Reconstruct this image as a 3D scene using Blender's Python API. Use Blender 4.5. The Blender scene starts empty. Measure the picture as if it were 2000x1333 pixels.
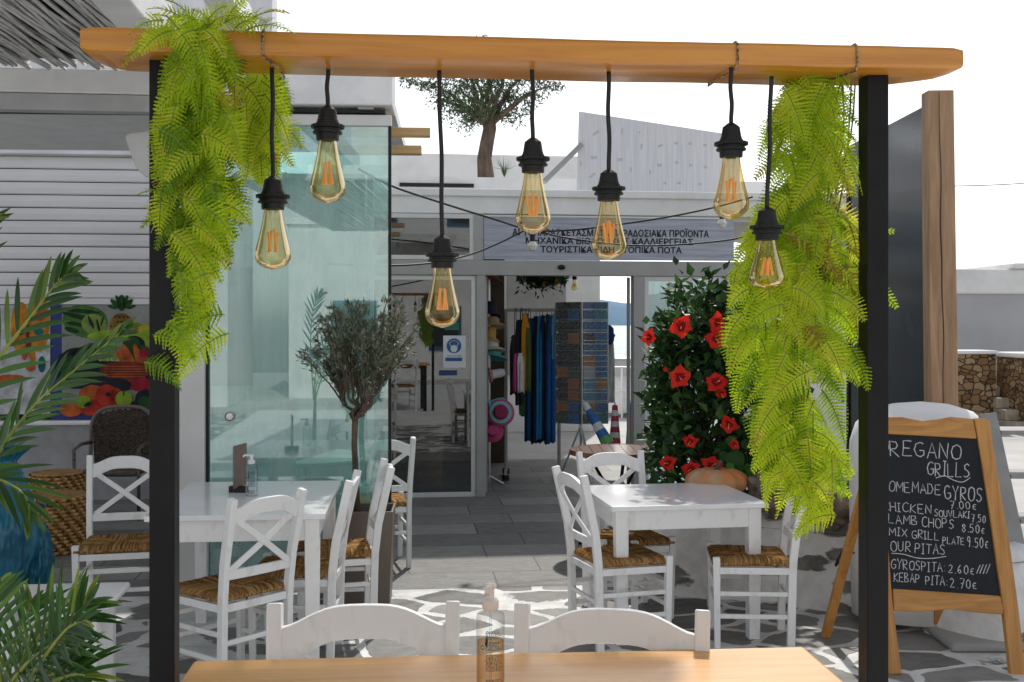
import bpy, math, random
from mathutils import Vector, Matrix, noise as mnoise
R = math.radians
rnd = random.Random(7)
SC = bpy.context.scene
COL = SC.collection

# ------------------------------------------------------------------ camera, world, sun, exposure
F, CX, CY, H = 2147.0, 1000.0, 632.0, 1.726
cam = bpy.data.cameras.new("camera")
cam.sensor_width = 36.0
cam.lens = 36.0 * F / 2000.0
cam.shift_y = -(666.5 - CY) / 2000.0
cam.clip_start, cam.clip_end = 0.05, 20000
camo = bpy.data.objects.new("camera", cam)
COL.objects.link(camo)
camo.location = (0, 0, H)
camo.rotation_euler = (R(90), 0, 0)
SC.camera = camo

SUN_EL, SUN_AZ = 46.0, 12.0          # azimuth: degrees to the right of straight ahead (+Y)
world = bpy.data.worlds.new("World")
SC.world = world
world.use_nodes = True
wn, wl = world.node_tree.nodes, world.node_tree.links
wn.clear()
sky = wn.new("ShaderNodeTexSky")
sky.sky_type = 'NISHITA'
sky.sun_disc = False
sky.sun_elevation = R(SUN_EL)
sky.sun_rotation = R(SUN_AZ)
sky.dust_density = 1.2
sky.air_density = 1.0
hsv = wn.new("ShaderNodeHueSaturation")
hsv.inputs['Saturation'].default_value = 0.28
bg = wn.new("ShaderNodeBackground")
bg.inputs['Strength'].default_value = 0.11
wo = wn.new("ShaderNodeOutputWorld")
wl.new(sky.outputs[0], hsv.inputs['Color'])
wl.new(hsv.outputs[0], bg.inputs[0])
wl.new(bg.outputs[0], wo.inputs[0])

sl = bpy.data.lights.new("sun", 'SUN')
sl.energy = 2.0
sl.angle = R(1.2)
sl.color = (1.0, 0.95, 0.87)
so = bpy.data.objects.new("sun", sl)
COL.objects.link(so)
so.rotation_euler = (R(90 - SUN_EL), 0, R(180 - SUN_AZ))
so.rotation_euler = Vector((-math.sin(R(SUN_AZ)) * math.cos(R(SUN_EL)), -math.cos(R(SUN_AZ)) * math.cos(R(SUN_EL)), -math.sin(R(SUN_EL)))).to_track_quat('-Z', 'Y').to_euler()

SC.view_settings.view_transform = 'Standard'
SC.view_settings.look = 'None'
SC.view_settings.exposure = 0.66
SC.view_settings.gamma = 1.0
SC.render.engine = 'CYCLES'
SC.cycles.max_bounces = 12
SC.cycles.diffuse_bounces = 6
SC.cycles.transparent_max_bounces = 40
SC.cycles.transmission_bounces = 6

# ------------------------------------------------------------------ picture geometry helpers
def W(px, py, d):
    return Vector(((px - CX) / F * d, d, H - (py - CY) / F * d))
def G(px, py, z=0.0):
    d = (H - z) * F / (py - CY)
    return W(px, py, d)
class Fr:
    """A standing frame (origin, turn about z, tilt about its own x); the photograph's rays meet its plane y = off."""
    def __init__(s, loc, rz=0.0, rx=0.0, ry=0.0):
        s.loc, s.rz, s.rx, s.ry = Vector(loc), rz, rx, ry
        s.M = Matrix.Translation(s.loc) @ Matrix.Rotation(R(rz), 4, 'Z') @ Matrix.Rotation(R(rx), 4, 'X') @ Matrix.Rotation(R(ry), 4, 'Y')
        s.I = s.M.inverted()
    def uz(s, px, py, off=0.0):
        o = s.I @ Vector((0, 0, H))
        q = s.I @ W(px, py, 1.0)
        v = q - o
        t = (off - o.y) / v.y
        p = o + v * t
        return p.x, p.z
    def u(s, px, off=0.0): return s.uz(px, CY, off)[0]
    def z(s, px, py, off=0.0): return s.uz(px, py, off)[1]

# ------------------------------------------------------------------ materials
MATS = {}
def _nodes(name):
    m = bpy.data.materials.new(name)
    m.use_nodes = True
    nt = m.node_tree
    return m, nt.nodes, nt.links, nt.nodes["Principled BSDF"]
def N(nodes, typ, **kw):
    n = nodes.new(typ)
    for k, v in kw.items():
        if k in n.inputs: n.inputs[k].default_value = v
        else: setattr(n, k, v)
    return n
def c4(c): return (c[0], c[1], c[2], 1.0)
def pm(name, col, rough=0.5, metal=0.0, col2=None, scale=6.0, stretch=(1, 1, 1), detail=5.0, lo=0.35, hi=0.65,
       bump=0.0, bscale=60.0, spec=0.5, coat=0.0, coords='Object', dist=0.0):
    if name in MATS: return MATS[name]
    m, n, l, b = _nodes(name)
    b.inputs['Roughness'].default_value = rough
    b.inputs['Metallic'].default_value = metal
    b.inputs['Specular IOR Level'].default_value = spec
    b.inputs['Coat Weight'].default_value = coat
    b.inputs['Coat Roughness'].default_value = 0.15
    if col2 is None: col2 = tuple(x * 0.86 for x in col)
    tc = N(n, 'ShaderNodeTexCoord')
    mp = N(n, 'ShaderNodeMapping')
    mp.inputs['Scale'].default_value = stretch
    l.new(tc.outputs[coords], mp.inputs[0])
    nz = N(n, 'ShaderNodeTexNoise', Scale=scale, Detail=detail, Roughness=0.6, Distortion=dist)
    l.new(mp.outputs[0], nz.inputs['Vector'])
    cr = N(n, 'ShaderNodeValToRGB')
    cr.color_ramp.elements[0].position, cr.color_ramp.elements[1].position = lo, hi
    cr.color_ramp.elements[0].color, cr.color_ramp.elements[1].color = c4(col2), c4(col)
    l.new(nz.outputs['Fac'], cr.inputs[0])
    l.new(cr.outputs[0], b.inputs['Base Color'])
    if bump:
        bz = N(n, 'ShaderNodeTexNoise', Scale=bscale, Detail=4.0)
        l.new(mp.outputs[0], bz.inputs['Vector'])
        bp = N(n, 'ShaderNodeBump', Strength=bump, Distance=0.01)
        l.new(bz.outputs['Fac'], bp.inputs['Height'])
        l.new(bp.outputs[0], b.inputs['Normal'])
    MATS[name] = m
    return m
def leafmat(name, stops, trans=0.4, rough=0.5, gloss=0.0):
    """leaf colour from the per-face 'tint' of each leaf, with light passing through the blade"""
    m, n, l, b = _nodes(name)
    at = N(n, 'ShaderNodeAttribute', attribute_name='tint')
    cr = N(n, 'ShaderNodeValToRGB')
    el = cr.color_ramp.elements
    el[0].position, el[0].color = stops[0][0], c4(stops[0][1])
    el[1].position, el[1].color = stops[-1][0], c4(stops[-1][1])
    for p, c in stops[1:-1]:
        e = el.new(p); e.color = c4(c)
    l.new(at.outputs['Fac'], cr.inputs[0])
    l.new(cr.outputs[0], b.inputs['Base Color'])
    b.inputs['Roughness'].default_value = rough
    b.inputs['Specular IOR Level'].default_value = gloss
    tr = N(n, 'ShaderNodeBsdfTranslucent')
    l.new(cr.outputs[0], tr.inputs[0])
    mx = N(n, 'ShaderNodeMixShader')
    mx.inputs[0].default_value = trans
    out = n["Material Output"]
    l.new(b.outputs[0], mx.inputs[1]); l.new(tr.outputs[0], mx.inputs[2])
    l.new(mx.outputs[0], out.inputs[0])
    MATS[name] = m
    return m
def glassmat(name, tint, refl=0.08, rough=0.0, dens=0.0, body=(0.5, 0.6, 0.6), fk=1.0, edge=None, gcol=(1, 1, 1)):
    """thin pane: see-through tint, a mirror share growing at grazing angles, a little body (dust, film)"""
    m, n, l, b = _nodes(name)
    n.remove(b)
    tr = N(n, 'ShaderNodeBsdfTransparent', Color=c4(tint))
    gl = N(n, 'ShaderNodeBsdfGlossy', Roughness=rough, Color=c4(gcol))
    fr = N(n, 'ShaderNodeFresnel', IOR=1.5)
    ma = N(n, 'ShaderNodeMath', operation='MULTIPLY_ADD')
    ma.inputs[1].default_value = fk
    ma.inputs[2].default_value = refl
    ma.use_clamp = True
    l.new(fr.outputs[0], ma.inputs[0])
    if edge is not None:
        lw = N(n, 'ShaderNodeLayerWeight', Blend=0.35)
        ec = N(n, 'ShaderNodeMix', data_type='RGBA')
        ec.inputs[6].default_value = c4(tint); ec.inputs[7].default_value = c4(edge)
        l.new(lw.outputs['Facing'], ec.inputs['Factor']); l.new(ec.outputs[2], tr.inputs[0])
    mx = N(n, 'ShaderNodeMixShader')
    l.new(ma.outputs[0], mx.inputs[0])
    first = tr
    if dens > 0:
        df = N(n, 'ShaderNodeBsdfDiffuse', Color=c4(body))
        m2 = N(n, 'ShaderNodeMixShader')
        tc = N(n, 'ShaderNodeTexCoord')
        mp = N(n, 'ShaderNodeMapping'); mp.inputs['Scale'].default_value = (1, 1, 0.25)
        l.new(tc.outputs['Object'], mp.inputs[0])
        nz = N(n, 'ShaderNodeTexNoise', Scale=4.0, Detail=5.0)
        l.new(mp.outputs[0], nz.inputs['Vector'])
        mr = N(n, 'ShaderNodeMapRange')
        mr.inputs['From Min'].default_value, mr.inputs['From Max'].default_value = 0.35, 0.7
        mr.inputs['To Min'].default_value, mr.inputs['To Max'].default_value = dens * 0.5, dens * 1.5
        l.new(nz.outputs['Fac'], mr.inputs['Value'])
        l.new(mr.outputs[0], m2.inputs[0])
        l.new(tr.outputs[0], m2.inputs[1]); l.new(df.outputs[0], m2.inputs[2])
        first = m2
    l.new(first.outputs[0], mx.inputs[1]); l.new(gl.outputs[0], mx.inputs[2])
    l.new(mx.outputs[0], n["Material Output"].inputs[0])
    MATS[name] = m
    return m

# ------------------------------------------------------------------ mesh builder
class MB:
    def __init__(s): s.v, s.f, s.t = [], [], []
    def add(s, vs, fs, tint=None):
        o = len(s.v)
        s.v.extend([tuple(p) for p in vs])
        for f in fs:
            s.f.append(tuple(i + o for i in f))
            s.t.append(0.5 if tint is None else tint)
        return s
    def box(s, x0, x1, y0, y1, z0, z1, M=None):
        vs = [Vector((x, y, z)) for z in (z0, z1) for y in (y0, y1) for x in (x0, x1)]
        if M is not None: vs = [M @ p for p in vs]
        return s.add(vs, [(0, 2, 3, 1), (4, 5, 7, 6), (0, 1, 5, 4), (2, 6, 7, 3), (0, 4, 6, 2), (1, 3, 7, 5)])
    def sweep(s, pts, sec, side=Vector((1, 0, 0)), scales=None):
        """sweep a closed 2D section along points; section x goes along `side`, y along side x tangent"""
        pts = [Vector(p) for p in pts]
        n, k = len(pts), len(sec)
        vs = []
        for i, p in enumerate(pts):
            t = (pts[min(i + 1, n - 1)] - pts[max(i - 1, 0)]).normalized()
            a = (side - t * side.dot(t)).normalized()
            b = t.cross(a)
            sc = 1.0 if scales is None else scales[i]
            for (x, y) in sec: vs.append(p + a * x * sc + b * y * sc)
        fs = [tuple(range(k))[::-1], tuple(range((n - 1) * k, n * k))]
        for i in range(n - 1):
            for j in range(k):
                j2 = (j + 1) % k
                fs.append((i * k + j, i * k + j2, (i + 1) * k + j2, (i + 1) * k + j))
        return s.add(vs, fs)
    def bar(s, pts, w, h, side=Vector((1, 0, 0)), scales=None):
        return s.sweep(pts, [(-w / 2, -h / 2), (w / 2, -h / 2), (w / 2, h / 2), (-w / 2, h / 2)], side, scales)
    def tube(s, pts, r, n=8, radii=None, tint=None):
        pts = [Vector(p) for p in pts]
        m = len(pts)
        vs = []
        a = None
        for i, p in enumerate(pts):
            t = (pts[min(i + 1, m - 1)] - pts[max(i - 1, 0)])
            t = t.normalized() if t.length > 1e-9 else Vector((0, 0, 1))
            if a is None: a = t.orthogonal().normalized()
            a = a - t * a.dot(t)
            a = a.normalized() if a.length > 1e-6 else t.orthogonal().normalized()
            b = t.cross(a)
            rr = radii[i] if radii else r
            for j in range(n):
                q = 2 * math.pi * j / n
                vs.append(p + a * (rr * math.cos(q)) + b * (rr * math.sin(q)))
        fs = [tuple(range(n))[::-1], tuple(range((m - 1) * n, m * n))]
        for i in range(m - 1):
            for j in range(n):
                j2 = (j + 1) % n
                fs.append((i * n + j, i * n + j2, (i + 1) * n + j2, (i + 1) * n + j))
        return s.add(vs, fs, tint)
    def lathe(s, prof, n=24, c=(0, 0, 0), sx=1.0, sy=1.0):
        c = Vector(c)
        k = len(prof)
        vs = []
        for (r, z) in prof:
            for j in range(n):
                q = 2 * math.pi * j / n
                vs.append(c + Vector((r * sx * math.cos(q), r * sy * math.sin(q), z)))
        fs = []
        for i in range(k - 1):
            for j in range(n):
                j2 = (j + 1) % n
                fs.append((i * n + j, i * n + j2, (i + 1) * n + j2, (i + 1) * n + j))
        if prof[0][0] > 1e-6: fs.append(tuple(range(n))[::-1])
        if prof[-1][0] > 1e-6: fs.append(tuple(range((k - 1) * n, k * n)))
        return s.add(vs, fs)
    def prism(s, poly, y0, y1, M=None):
        """polygon in x,z (counter-clockwise seen from -y), given thickness along y"""
        n = len(poly)
        vs = [Vector((x, y0, z)) for x, z in poly] + [Vector((x, y1, z)) for x, z in poly]
        if M is not None: vs = [M @ p for p in vs]
        fs = [tuple(range(n)), tuple(range(n, 2 * n))[::-1]]
        for i in range(n):
            j = (i + 1) % n
            fs.append((i, n + i, n + j, j))
        return s.add(vs, fs)
    def disc(s, cx, cz, rx, rz, y, n=24, rot=0.0, jit=0.0, thick=0.0008):
        pts = []
        for j in range(n):
            q = 2 * math.pi * j / n
            k = 1 + (rnd.uniform(-jit, jit) if jit else 0)
            x, z = rx * k * math.cos(q), rz * k * math.sin(q)
            pts.append((cx + x * math.cos(rot) - z * math.sin(rot), cz + x * math.sin(rot) + z * math.cos(rot)))
        return s.prism(pts, y, y + thick)
    def blob(s, c, r, n=16, m=24, amp=0.1, freq=2.0, seed=0.0, flat=1.0):
        c = Vector(c); r = Vector(r) if hasattr(r, '__len__') else Vector((r, r, r))
        vs = [] ; fs = []
        for i in range(n + 1):
            th = math.pi * i / n
            for j in range(m):
                ph = 2 * math.pi * j / m
                d = Vector((math.sin(th) * math.cos(ph), math.sin(th) * math.sin(ph), math.cos(th)))
                k = 1 + amp * mnoise.noise(d * freq + Vector((seed, seed * 1.7, 0))) + amp * 0.5 * mnoise.noise(d * freq * 2.3 + Vector((seed, 0, seed)))
                vs.append(c + Vector((d.x * r.x, d.y * r.y, d.z * r.z)) * k)
        for i in range(n):
            for j in range(m):
                j2 = (j + 1) % m
                fs.append((i * m + j, (i + 1) * m + j, (i + 1) * m + j2, i * m + j2))
        return s.add(vs, fs)
    def build(s, name, mat, parent=None, smooth=False, bevel=0.0, seg=2, loc=None, rz=0.0, sub=0, angle=35):
        me = bpy.data.meshes.new(name)
        me.from_pydata(s.v, [], s.f)
        me.update()
        if any(t != 0.5 for t in s.t):
            at = me.attributes.new('tint', 'FLOAT', 'FACE')
            at.data.foreach_set('value', s.t)
        me.materials.append(mat)
        if smooth:
            me.polygons.foreach_set('use_smooth', [True] * len(me.polygons))
            if smooth != 'all': me.set_sharp_from_angle(angle=R(angle))
        o = bpy.data.objects.new(name, me)
        COL.objects.link(o)
        if parent is not None: o.parent = parent
        if loc is not None: o.location = loc
        if rz: o.rotation_euler = (0, 0, R(rz))
        if bevel:
            b = o.modifiers.new('bevel', 'BEVEL')
            b.width, b.segments, b.limit_method, b.angle_limit = bevel, seg, 'ANGLE', R(40)
            b.harden_normals = False
        if sub:
            d = o.modifiers.new('sub', 'SUBSURF'); d.levels = d.render_levels = sub
        return o
def tag(o, label, cat, group=None):
    o['label'], o['category'] = label, cat
    if group: o['group'] = group
    return o
def thing(name, label, cat, loc=(0, 0, 0), rz=0.0, group=None, rx=0.0):
    o = bpy.data.objects.new(name, None)
    COL.objects.link(o)
    o.empty_display_size = 0.1
    o.location = loc
    o.rotation_euler = (R(rx), 0, R(rz))
    return tag(o, label, cat, group)
def frame_thing(fr, name, label, cat, group=None):
    o = bpy.data.objects.new(name, None)
    COL.objects.link(o)
    o.matrix_world = fr.M
    return tag(o, label, cat, group)
def struct(o):
    o['kind'] = 'structure'
    return o
def dup(root, loc, rz, label, group=None):
    r = root.copy(); COL.objects.link(r)
    r.location = loc; r.rotation_euler = (0, 0, R(rz)); r['label'] = label
    if group: r['group'] = group
    for ch in list(root.children):
        c = ch.copy(); COL.objects.link(c); c.parent = r
        for g in list(ch.children):
            d = g.copy(); COL.objects.link(d); d.parent = c
    return r
def local(pts, root_loc): return [Vector(p) - Vector(root_loc) for p in pts]

_FONT = None
def text_mesh(txt, size, bold=0.0, extrude=0.002):
    cu = bpy.data.curves.new("lettering", 'FONT')
    cu.body, cu.size, cu.offset, cu.extrude = txt, size, bold, extrude
    cu.resolution_u = 3
    ob = bpy.data.objects.new("lettering", cu)
    COL.objects.link(ob)
    bpy.context.view_layer.update()
    dg = bpy.context.evaluated_depsgraph_get()
    me = bpy.data.meshes.new_from_object(ob.evaluated_get(dg))
    bpy.data.objects.remove(ob)
    vs = [v.co.copy() for v in me.vertices]
    fs = [tuple(p.vertices) for p in me.polygons]
    bpy.data.meshes.remove(me)
    return vs, fs

# ------------------------------------------------------------------ material library
WHITE = pm('white_paint', (0.84, 0.84, 0.84), 0.38, col2=(0.72, 0.72, 0.73), scale=5, bump=0.05, bscale=30)
CHAIRW = pm('chair_paint', (0.84, 0.84, 0.84), 0.36, col2=(0.60, 0.58, 0.55), scale=11, stretch=(1, 1, 0.5), detail=9, lo=.24, hi=.46, bump=0.12, bscale=50)
TABLEW = pm('table_paint', (0.85, 0.85, 0.86), 0.16, col2=(0.76, 0.76, 0.77), scale=4, detail=8, lo=.25, hi=.5)
PLASTER = pm('white_plaster', (0.84, 0.84, 0.83), 0.85, col2=(0.68, 0.68, 0.67), scale=1.6, bump=0.25, bscale=18, detail=9, lo=.28, hi=.55)
PLASTER_OLD = pm('old_plaster', (0.82, 0.82, 0.84), 0.85, col2=(0.58, 0.58, 0.61), scale=1.3, stretch=(1, 1, 0.35), bump=0.2, bscale=20, detail=9, lo=0.3, hi=0.62)
GREYWALL = pm('grey_render', (0.42, 0.42, 0.43), 0.95, col2=(0.30, 0.30, 0.31), scale=3, bump=0.9, bscale=14, detail=8)
SHUTTER = pm('shutter_paint', (0.80, 0.79, 0.80), 0.5, col2=(0.70, 0.69, 0.70), scale=2, stretch=(0.3, 1, 1))
DARK = pm('dark_void', (0.02, 0.02, 0.022), 0.9)
BLACKM = pm('black_metal', (0.010, 0.010, 0.011), 0.5, col2=(0.007, 0.007, 0.008), scale=20, bump=0.03, spec=.22)
BLACKP = pm('black_plastic', (0.012, 0.012, 0.013), 0.5, bump=0.03, spec=.35)
ALU = pm('white_aluminium', (0.70, 0.70, 0.69), 0.42, col2=(0.64, 0.64, 0.63), scale=3)
GREYALU = pm('grey_aluminium', (0.38, 0.38, 0.37), 0.45, col2=(0.33, 0.33, 0.32), scale=3)
STEEL = pm('steel', (0.6, 0.6, 0.6), 0.3, metal=0.9)
BEAMW = pm('honey_varnish', (0.66, 0.275, 0.03), 0.28, col2=(0.46, 0.165, 0.016), scale=2.6, stretch=(0.5, 7, 14), dist=1.2, detail=9, lo=.3, hi=.62, coat=0.4, bump=.06, bscale=12)
TABLEO = pm('orange_varnish', (0.74, 0.37, 0.075), 0.36, col2=(0.60, 0.26, 0.04), scale=3, stretch=(0.6, 12, 1), detail=9, lo=.3, hi=.6, coat=0.3, dist=1.0, bump=.05, bscale=9)
PINE = pm('pine', (0.60, 0.30, 0.08), 0.5, col2=(0.44, 0.19, 0.045), scale=4, stretch=(6, 6, 0.6), dist=1.2, bump=0.08, bscale=20)
PINEH = pm('pine_across', (0.60, 0.30, 0.08), 0.5, col2=(0.42, 0.18, 0.04), scale=4, stretch=(0.8, 6, 7), dist=1.2, bump=0.08, bscale=20)
TIMBER = pm('old_timber', (0.45, 0.29, 0.17), 0.75, col2=(0.30, 0.18, 0.10), scale=3, stretch=(9, 9, 0.7), dist=0.8, bump=0.3, bscale=14)
RAWTIMBER = pm('raw_timber', (0.68, 0.46, 0.22), 0.7, col2=(0.52, 0.33, 0.14), scale=4, stretch=(0.6, 6, 8), bump=0.1)
RUSH = leafmat('rush', [(0.0, (0.10, 0.045, 0.015)), (0.5, (0.30, 0.16, 0.06)), (1.0, (0.50, 0.33, 0.15))], trans=0.02, rough=0.7)
WICKER = pm('wicker_natural', (0.62, 0.36, 0.14), 0.7, col2=(0.26, 0.12, 0.04), scale=34, lo=0.3, hi=0.7)
STRAW = leafmat('woven_straw', [(0.0, (0.09, 0.04, 0.015)), (0.5, (0.40, 0.22, 0.08)), (1.0, (0.72, 0.48, 0.22))], trans=0.0, rough=0.7)
WICKERD = pm('wicker_dark', (0.15, 0.115, 0.09), 0.5, col2=(0.04, 0.03, 0.025), scale=40)
FERN = leafmat('fern_green', [(0.0, (0.12, 0.25, 0.014)), (0.35, (0.38, 0.56, 0.02)), (0.7, (0.62, 0.76, 0.045)), (0.82, (0.66, 0.68, 0.06)), (1.0, (0.38, 0.22, 0.04))], trans=0.6, rough=0.5, gloss=0.2)
STEMG = pm('stem_green', (0.05, 0.11, 0.02), 0.6)
FERNST = pm('fern_stalk', (0.20, 0.27, 0.04), 0.6, col2=(0.10, 0.14, 0.02), scale=30)
PALM = leafmat('palm_green', [(0.0, (0.018, 0.06, 0.010)), (0.6, (0.05, 0.13, 0.018)), (1.0, (0.26, 0.30, 0.03))], trans=0.3, rough=0.3, gloss=0.5)
PALMR = pm('palm_stalk', (0.30, 0.33, 0.05), 0.4, col2=(0.14, 0.20, 0.03), scale=6)
OLIVE = leafmat('olive_leaf', [(0.0, (0.06, 0.075, 0.04)), (0.6, (0.16, 0.185, 0.115)), (1.0, (0.36, 0.38, 0.29))], trans=0.2, rough=0.42, gloss=0.45)
OLIVE_FAR = leafmat('olive_leaf_roof', [(0.0, (0.03, 0.055, 0.022)), (0.6, (0.07, 0.11, 0.045)), (1.0, (0.14, 0.19, 0.09))], trans=0.25, rough=0.5, gloss=0.3)
BARK = pm('bark', (0.16, 0.115, 0.085), 0.9, col2=(0.06, 0.042, 0.032), scale=12, stretch=(1, 1, 0.35), bump=0.8, bscale=25)
HIB = leafmat('hibiscus_leaf', [(0.0, (0.016, 0.042, 0.014)), (0.6, (0.04, 0.105, 0.026)), (1.0, (0.11, 0.23, 0.04))], trans=0.25, rough=0.42, gloss=0.25)
GERA = leafmat('geranium_leaf', [(0.0, (0.02, 0.06, 0.015)), (1.0, (0.06, 0.19, 0.03))], trans=0.25, rough=0.5, gloss=0.2)
PETAL = leafmat('red_petal', [(0.0, (0.30, 0.006, 0.010)), (0.2, (0.62, 0.014, 0.012)), (1.0, (0.82, 0.05, 0.025))], trans=0.35, rough=0.5, gloss=0.15)
YELLOW = pm('stamen_yellow', (0.8, 0.35, 0.08), 0.6)
ROCK = pm('brown_rock', (0.30, 0.24, 0.18), 0.95, col2=(0.10, 0.075, 0.055), scale=14, bump=1.0, bscale=25, detail=9)
PUMP = pm('pumpkin_skin', (0.62, 0.22, 0.06), 0.5, col2=(0.48, 0.36, 0.22), scale=7, lo=0.35, hi=0.6)
SOIL = pm('soil', (0.05, 0.035, 0.025), 0.95, bump=0.8)
PLANTER = pm('planter_bronze', (0.17, 0.135, 0.105), 0.45, col2=(0.13, 0.10, 0.078), scale=3, stretch=(1, 1, 0.3))
CABLE = pm('black_cable', (0.012, 0.012, 0.013), 0.6)
BLUEBAG = pm('blue_plastic', (0.012, 0.17, 0.27), 0.28, col2=(0.008, 0.10, 0.17), scale=5, bump=0.5, bscale=9)
CHALK = pm('chalk', (0.72, 0.72, 0.72), 0.95, col2=(0.45, 0.45, 0.46), scale=60)
SLATE = pm('chalkboard', (0.008, 0.011, 0.016), 0.6, col2=(0.018, 0.021, 0.027), spec=.25, scale=3, detail=8, lo=0.3, hi=0.75)
TEXTD = pm('sign_black', (0.012, 0.012, 0.015), 0.6)
REED = pm('reed_white', (0.72, 0.71, 0.70), 0.8, col2=(0.48, 0.47, 0.45), scale=9, stretch=(3, 0.5, 1))
GLASS = glassmat('teal_glass', (0.64, 0.89, 0.86), refl=0.13, dens=0.34, body=(0.48, 0.75, 0.71))
GLASSD = glassmat('window_glass', (0.42, 0.47, 0.48), refl=0.05, dens=0.02, fk=.8)
GLASST = glassmat('clear_glass', (0.78, 0.92, 0.90), refl=0.03, dens=0.03)
BULB = glassmat('amber_glass', (1.0, 0.92, 0.70), refl=0.04, fk=0.5, edge=(0.88, 0.58, 0.18), gcol=(1.0, 0.84, 0.55))
CLEARP = glassmat('clear_plastic', (0.97, 0.98, 0.98), refl=0.0, fk=0.22, edge=(0.72, 0.75, 0.78))
AMBERP = glassmat('amber_liquid', (0.98, 0.90, 0.79), refl=0.0, fk=0.08, edge=(0.80, 0.56, 0.32))
FIL = pm('filament_orange', (1.0, 0.54, 0.22), 0.5, col2=(0.95, 0.46, 0.16))
PUMPW = pm('pump_white', (0.85, 0.78, 0.72), 0.4)
CONC = pm('grey_paint_wood', (0.36, 0.36, 0.36), 0.7, col2=(0.28, 0.28, 0.28), scale=4)
BROWNW = pm('brown_table_wood', (0.22, 0.10, 0.055), 0.3, col2=(0.14, 0.06, 0.032), scale=4, stretch=(0.6, 8, 1), coat=0.3)
def flat(name, c, rough=0.6):
    return pm(name, c, rough, col2=tuple(x * 0.8 for x in c), scale=12)

# ------------------------------------------------------------------ ground, sea, hills
def paving_mat():
    m, n, l, b = _nodes('crazy_paving')
    tc = N(n, 'ShaderNodeTexCoord')
    mp = N(n, 'ShaderNodeMapping'); mp.inputs['Scale'].default_value = (1.0, 1.25, 1)
    l.new(tc.outputs['Object'], mp.inputs[0])
    nz = N(n, 'ShaderNodeTexNoise', Scale=1.7, Detail=2.0)
    l.new(mp.outputs[0], nz.inputs['Vector'])
    vm = N(n, 'ShaderNodeVectorMath', operation='MULTIPLY_ADD')
    vm.inputs[1].default_value = (0.30, 0.30, 0)
    l.new(nz.outputs['Color'], vm.inputs[0]); l.new(mp.outputs[0], vm.inputs[2])
    v1 = N(n, 'ShaderNodeTexVoronoi', Scale=2.35, feature='F1', Randomness=0.8)
    v2 = N(n, 'ShaderNodeTexVoronoi', Scale=2.35, feature='F2', Randomness=0.8)
    l.new(vm.outputs[0], v1.inputs['Vector']); l.new(vm.outputs[0], v2.inputs['Vector'])
    sb = N(n, 'ShaderNodeMath', operation='SUBTRACT')
    l.new(v2.outputs['Distance'], sb.inputs[0]); l.new(v1.outputs['Distance'], sb.inputs[1])
    ed = N(n, 'ShaderNodeTexNoise', Scale=22.0, Detail=4.0)
    l.new(mp.outputs[0], ed.inputs['Vector'])
    ad = N(n, 'ShaderNodeMath', operation='MULTIPLY_ADD')
    ad.inputs[1].default_value = 0.10
    l.new(ed.outputs['Fac'], ad.inputs[0]); l.new(sb.outputs[0], ad.inputs[2])
    mk = N(n, 'ShaderNodeMapRange')
    mk.inputs['From Min'].default_value, mk.inputs['From Max'].default_value = 0.150, 0.170
    l.new(ad.outputs[0], mk.inputs['Value'])
    # stones: a tone of its own for each, veined
    sn = N(n, 'ShaderNodeTexNoise', Scale=9.0, Detail=8.0, Roughness=0.7)
    l.new(mp.outputs[0], sn.inputs['Vector'])
    sep = N(n, 'ShaderNodeSeparateColor')
    l.new(v1.outputs['Color'], sep.inputs[0])
    mm = N(n, 'ShaderNodeMath', operation='MULTIPLY_ADD'); mm.inputs[1].default_value = 0.5
    l.new(sep.outputs[0], mm.inputs[0]); l.new(sn.outputs['Fac'], mm.inputs[2])
    cr = N(n, 'ShaderNodeValToRGB')
    cr.color_ramp.elements[0].position, cr.color_ramp.elements[1].position = 0.35, 1.05
    cr.color_ramp.elements[0].color, cr.color_ramp.elements[1].color = c4((0.075, 0.078, 0.076)), c4((0.27, 0.265, 0.25))
    l.new(mm.outputs[0], cr.inputs[0])
    jn = N(n, 'ShaderNodeTexNoise', Scale=5.0, Detail=8.0, Roughness=0.7)
    l.new(mp.outputs[0], jn.inputs['Vector'])
    cj = N(n, 'ShaderNodeValToRGB')
    cj.color_ramp.elements[0].position, cj.color_ramp.elements[1].position = 0.3, 0.62
    cj.color_ramp.elements[0].color, cj.color_ramp.elements[1].color = c4((0.50, 0.50, 0.49)), c4((0.80, 0.80, 0.79))
    l.new(jn.outputs['Fac'], cj.inputs[0])
    mx = N(n, 'ShaderNodeMix', data_type='RGBA')
    l.new(mk.outputs[0], mx.inputs['Factor']); l.new(cj.outputs[0], mx.inputs[6]); l.new(cr.outputs[0], mx.inputs[7])
    l.new(mx.outputs[2], b.inputs['Base Color'])
    b.inputs['Roughness'].default_value = 0.62
    bp = N(n, 'ShaderNodeBump', Strength=0.6, Distance=0.02)
    ba = N(n, 'ShaderNodeMath', operation='MULTIPLY_ADD'); ba.inputs[1].default_value = 0.5
    l.new(sn.outputs['Fac'], ba.inputs[0]); l.new(mk.outputs[0], ba.inputs[2])
    l.new(ba.outputs[0], bp.inputs['Height']); l.new(bp.outputs[0], b.inputs['Normal'])
    return m
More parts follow.
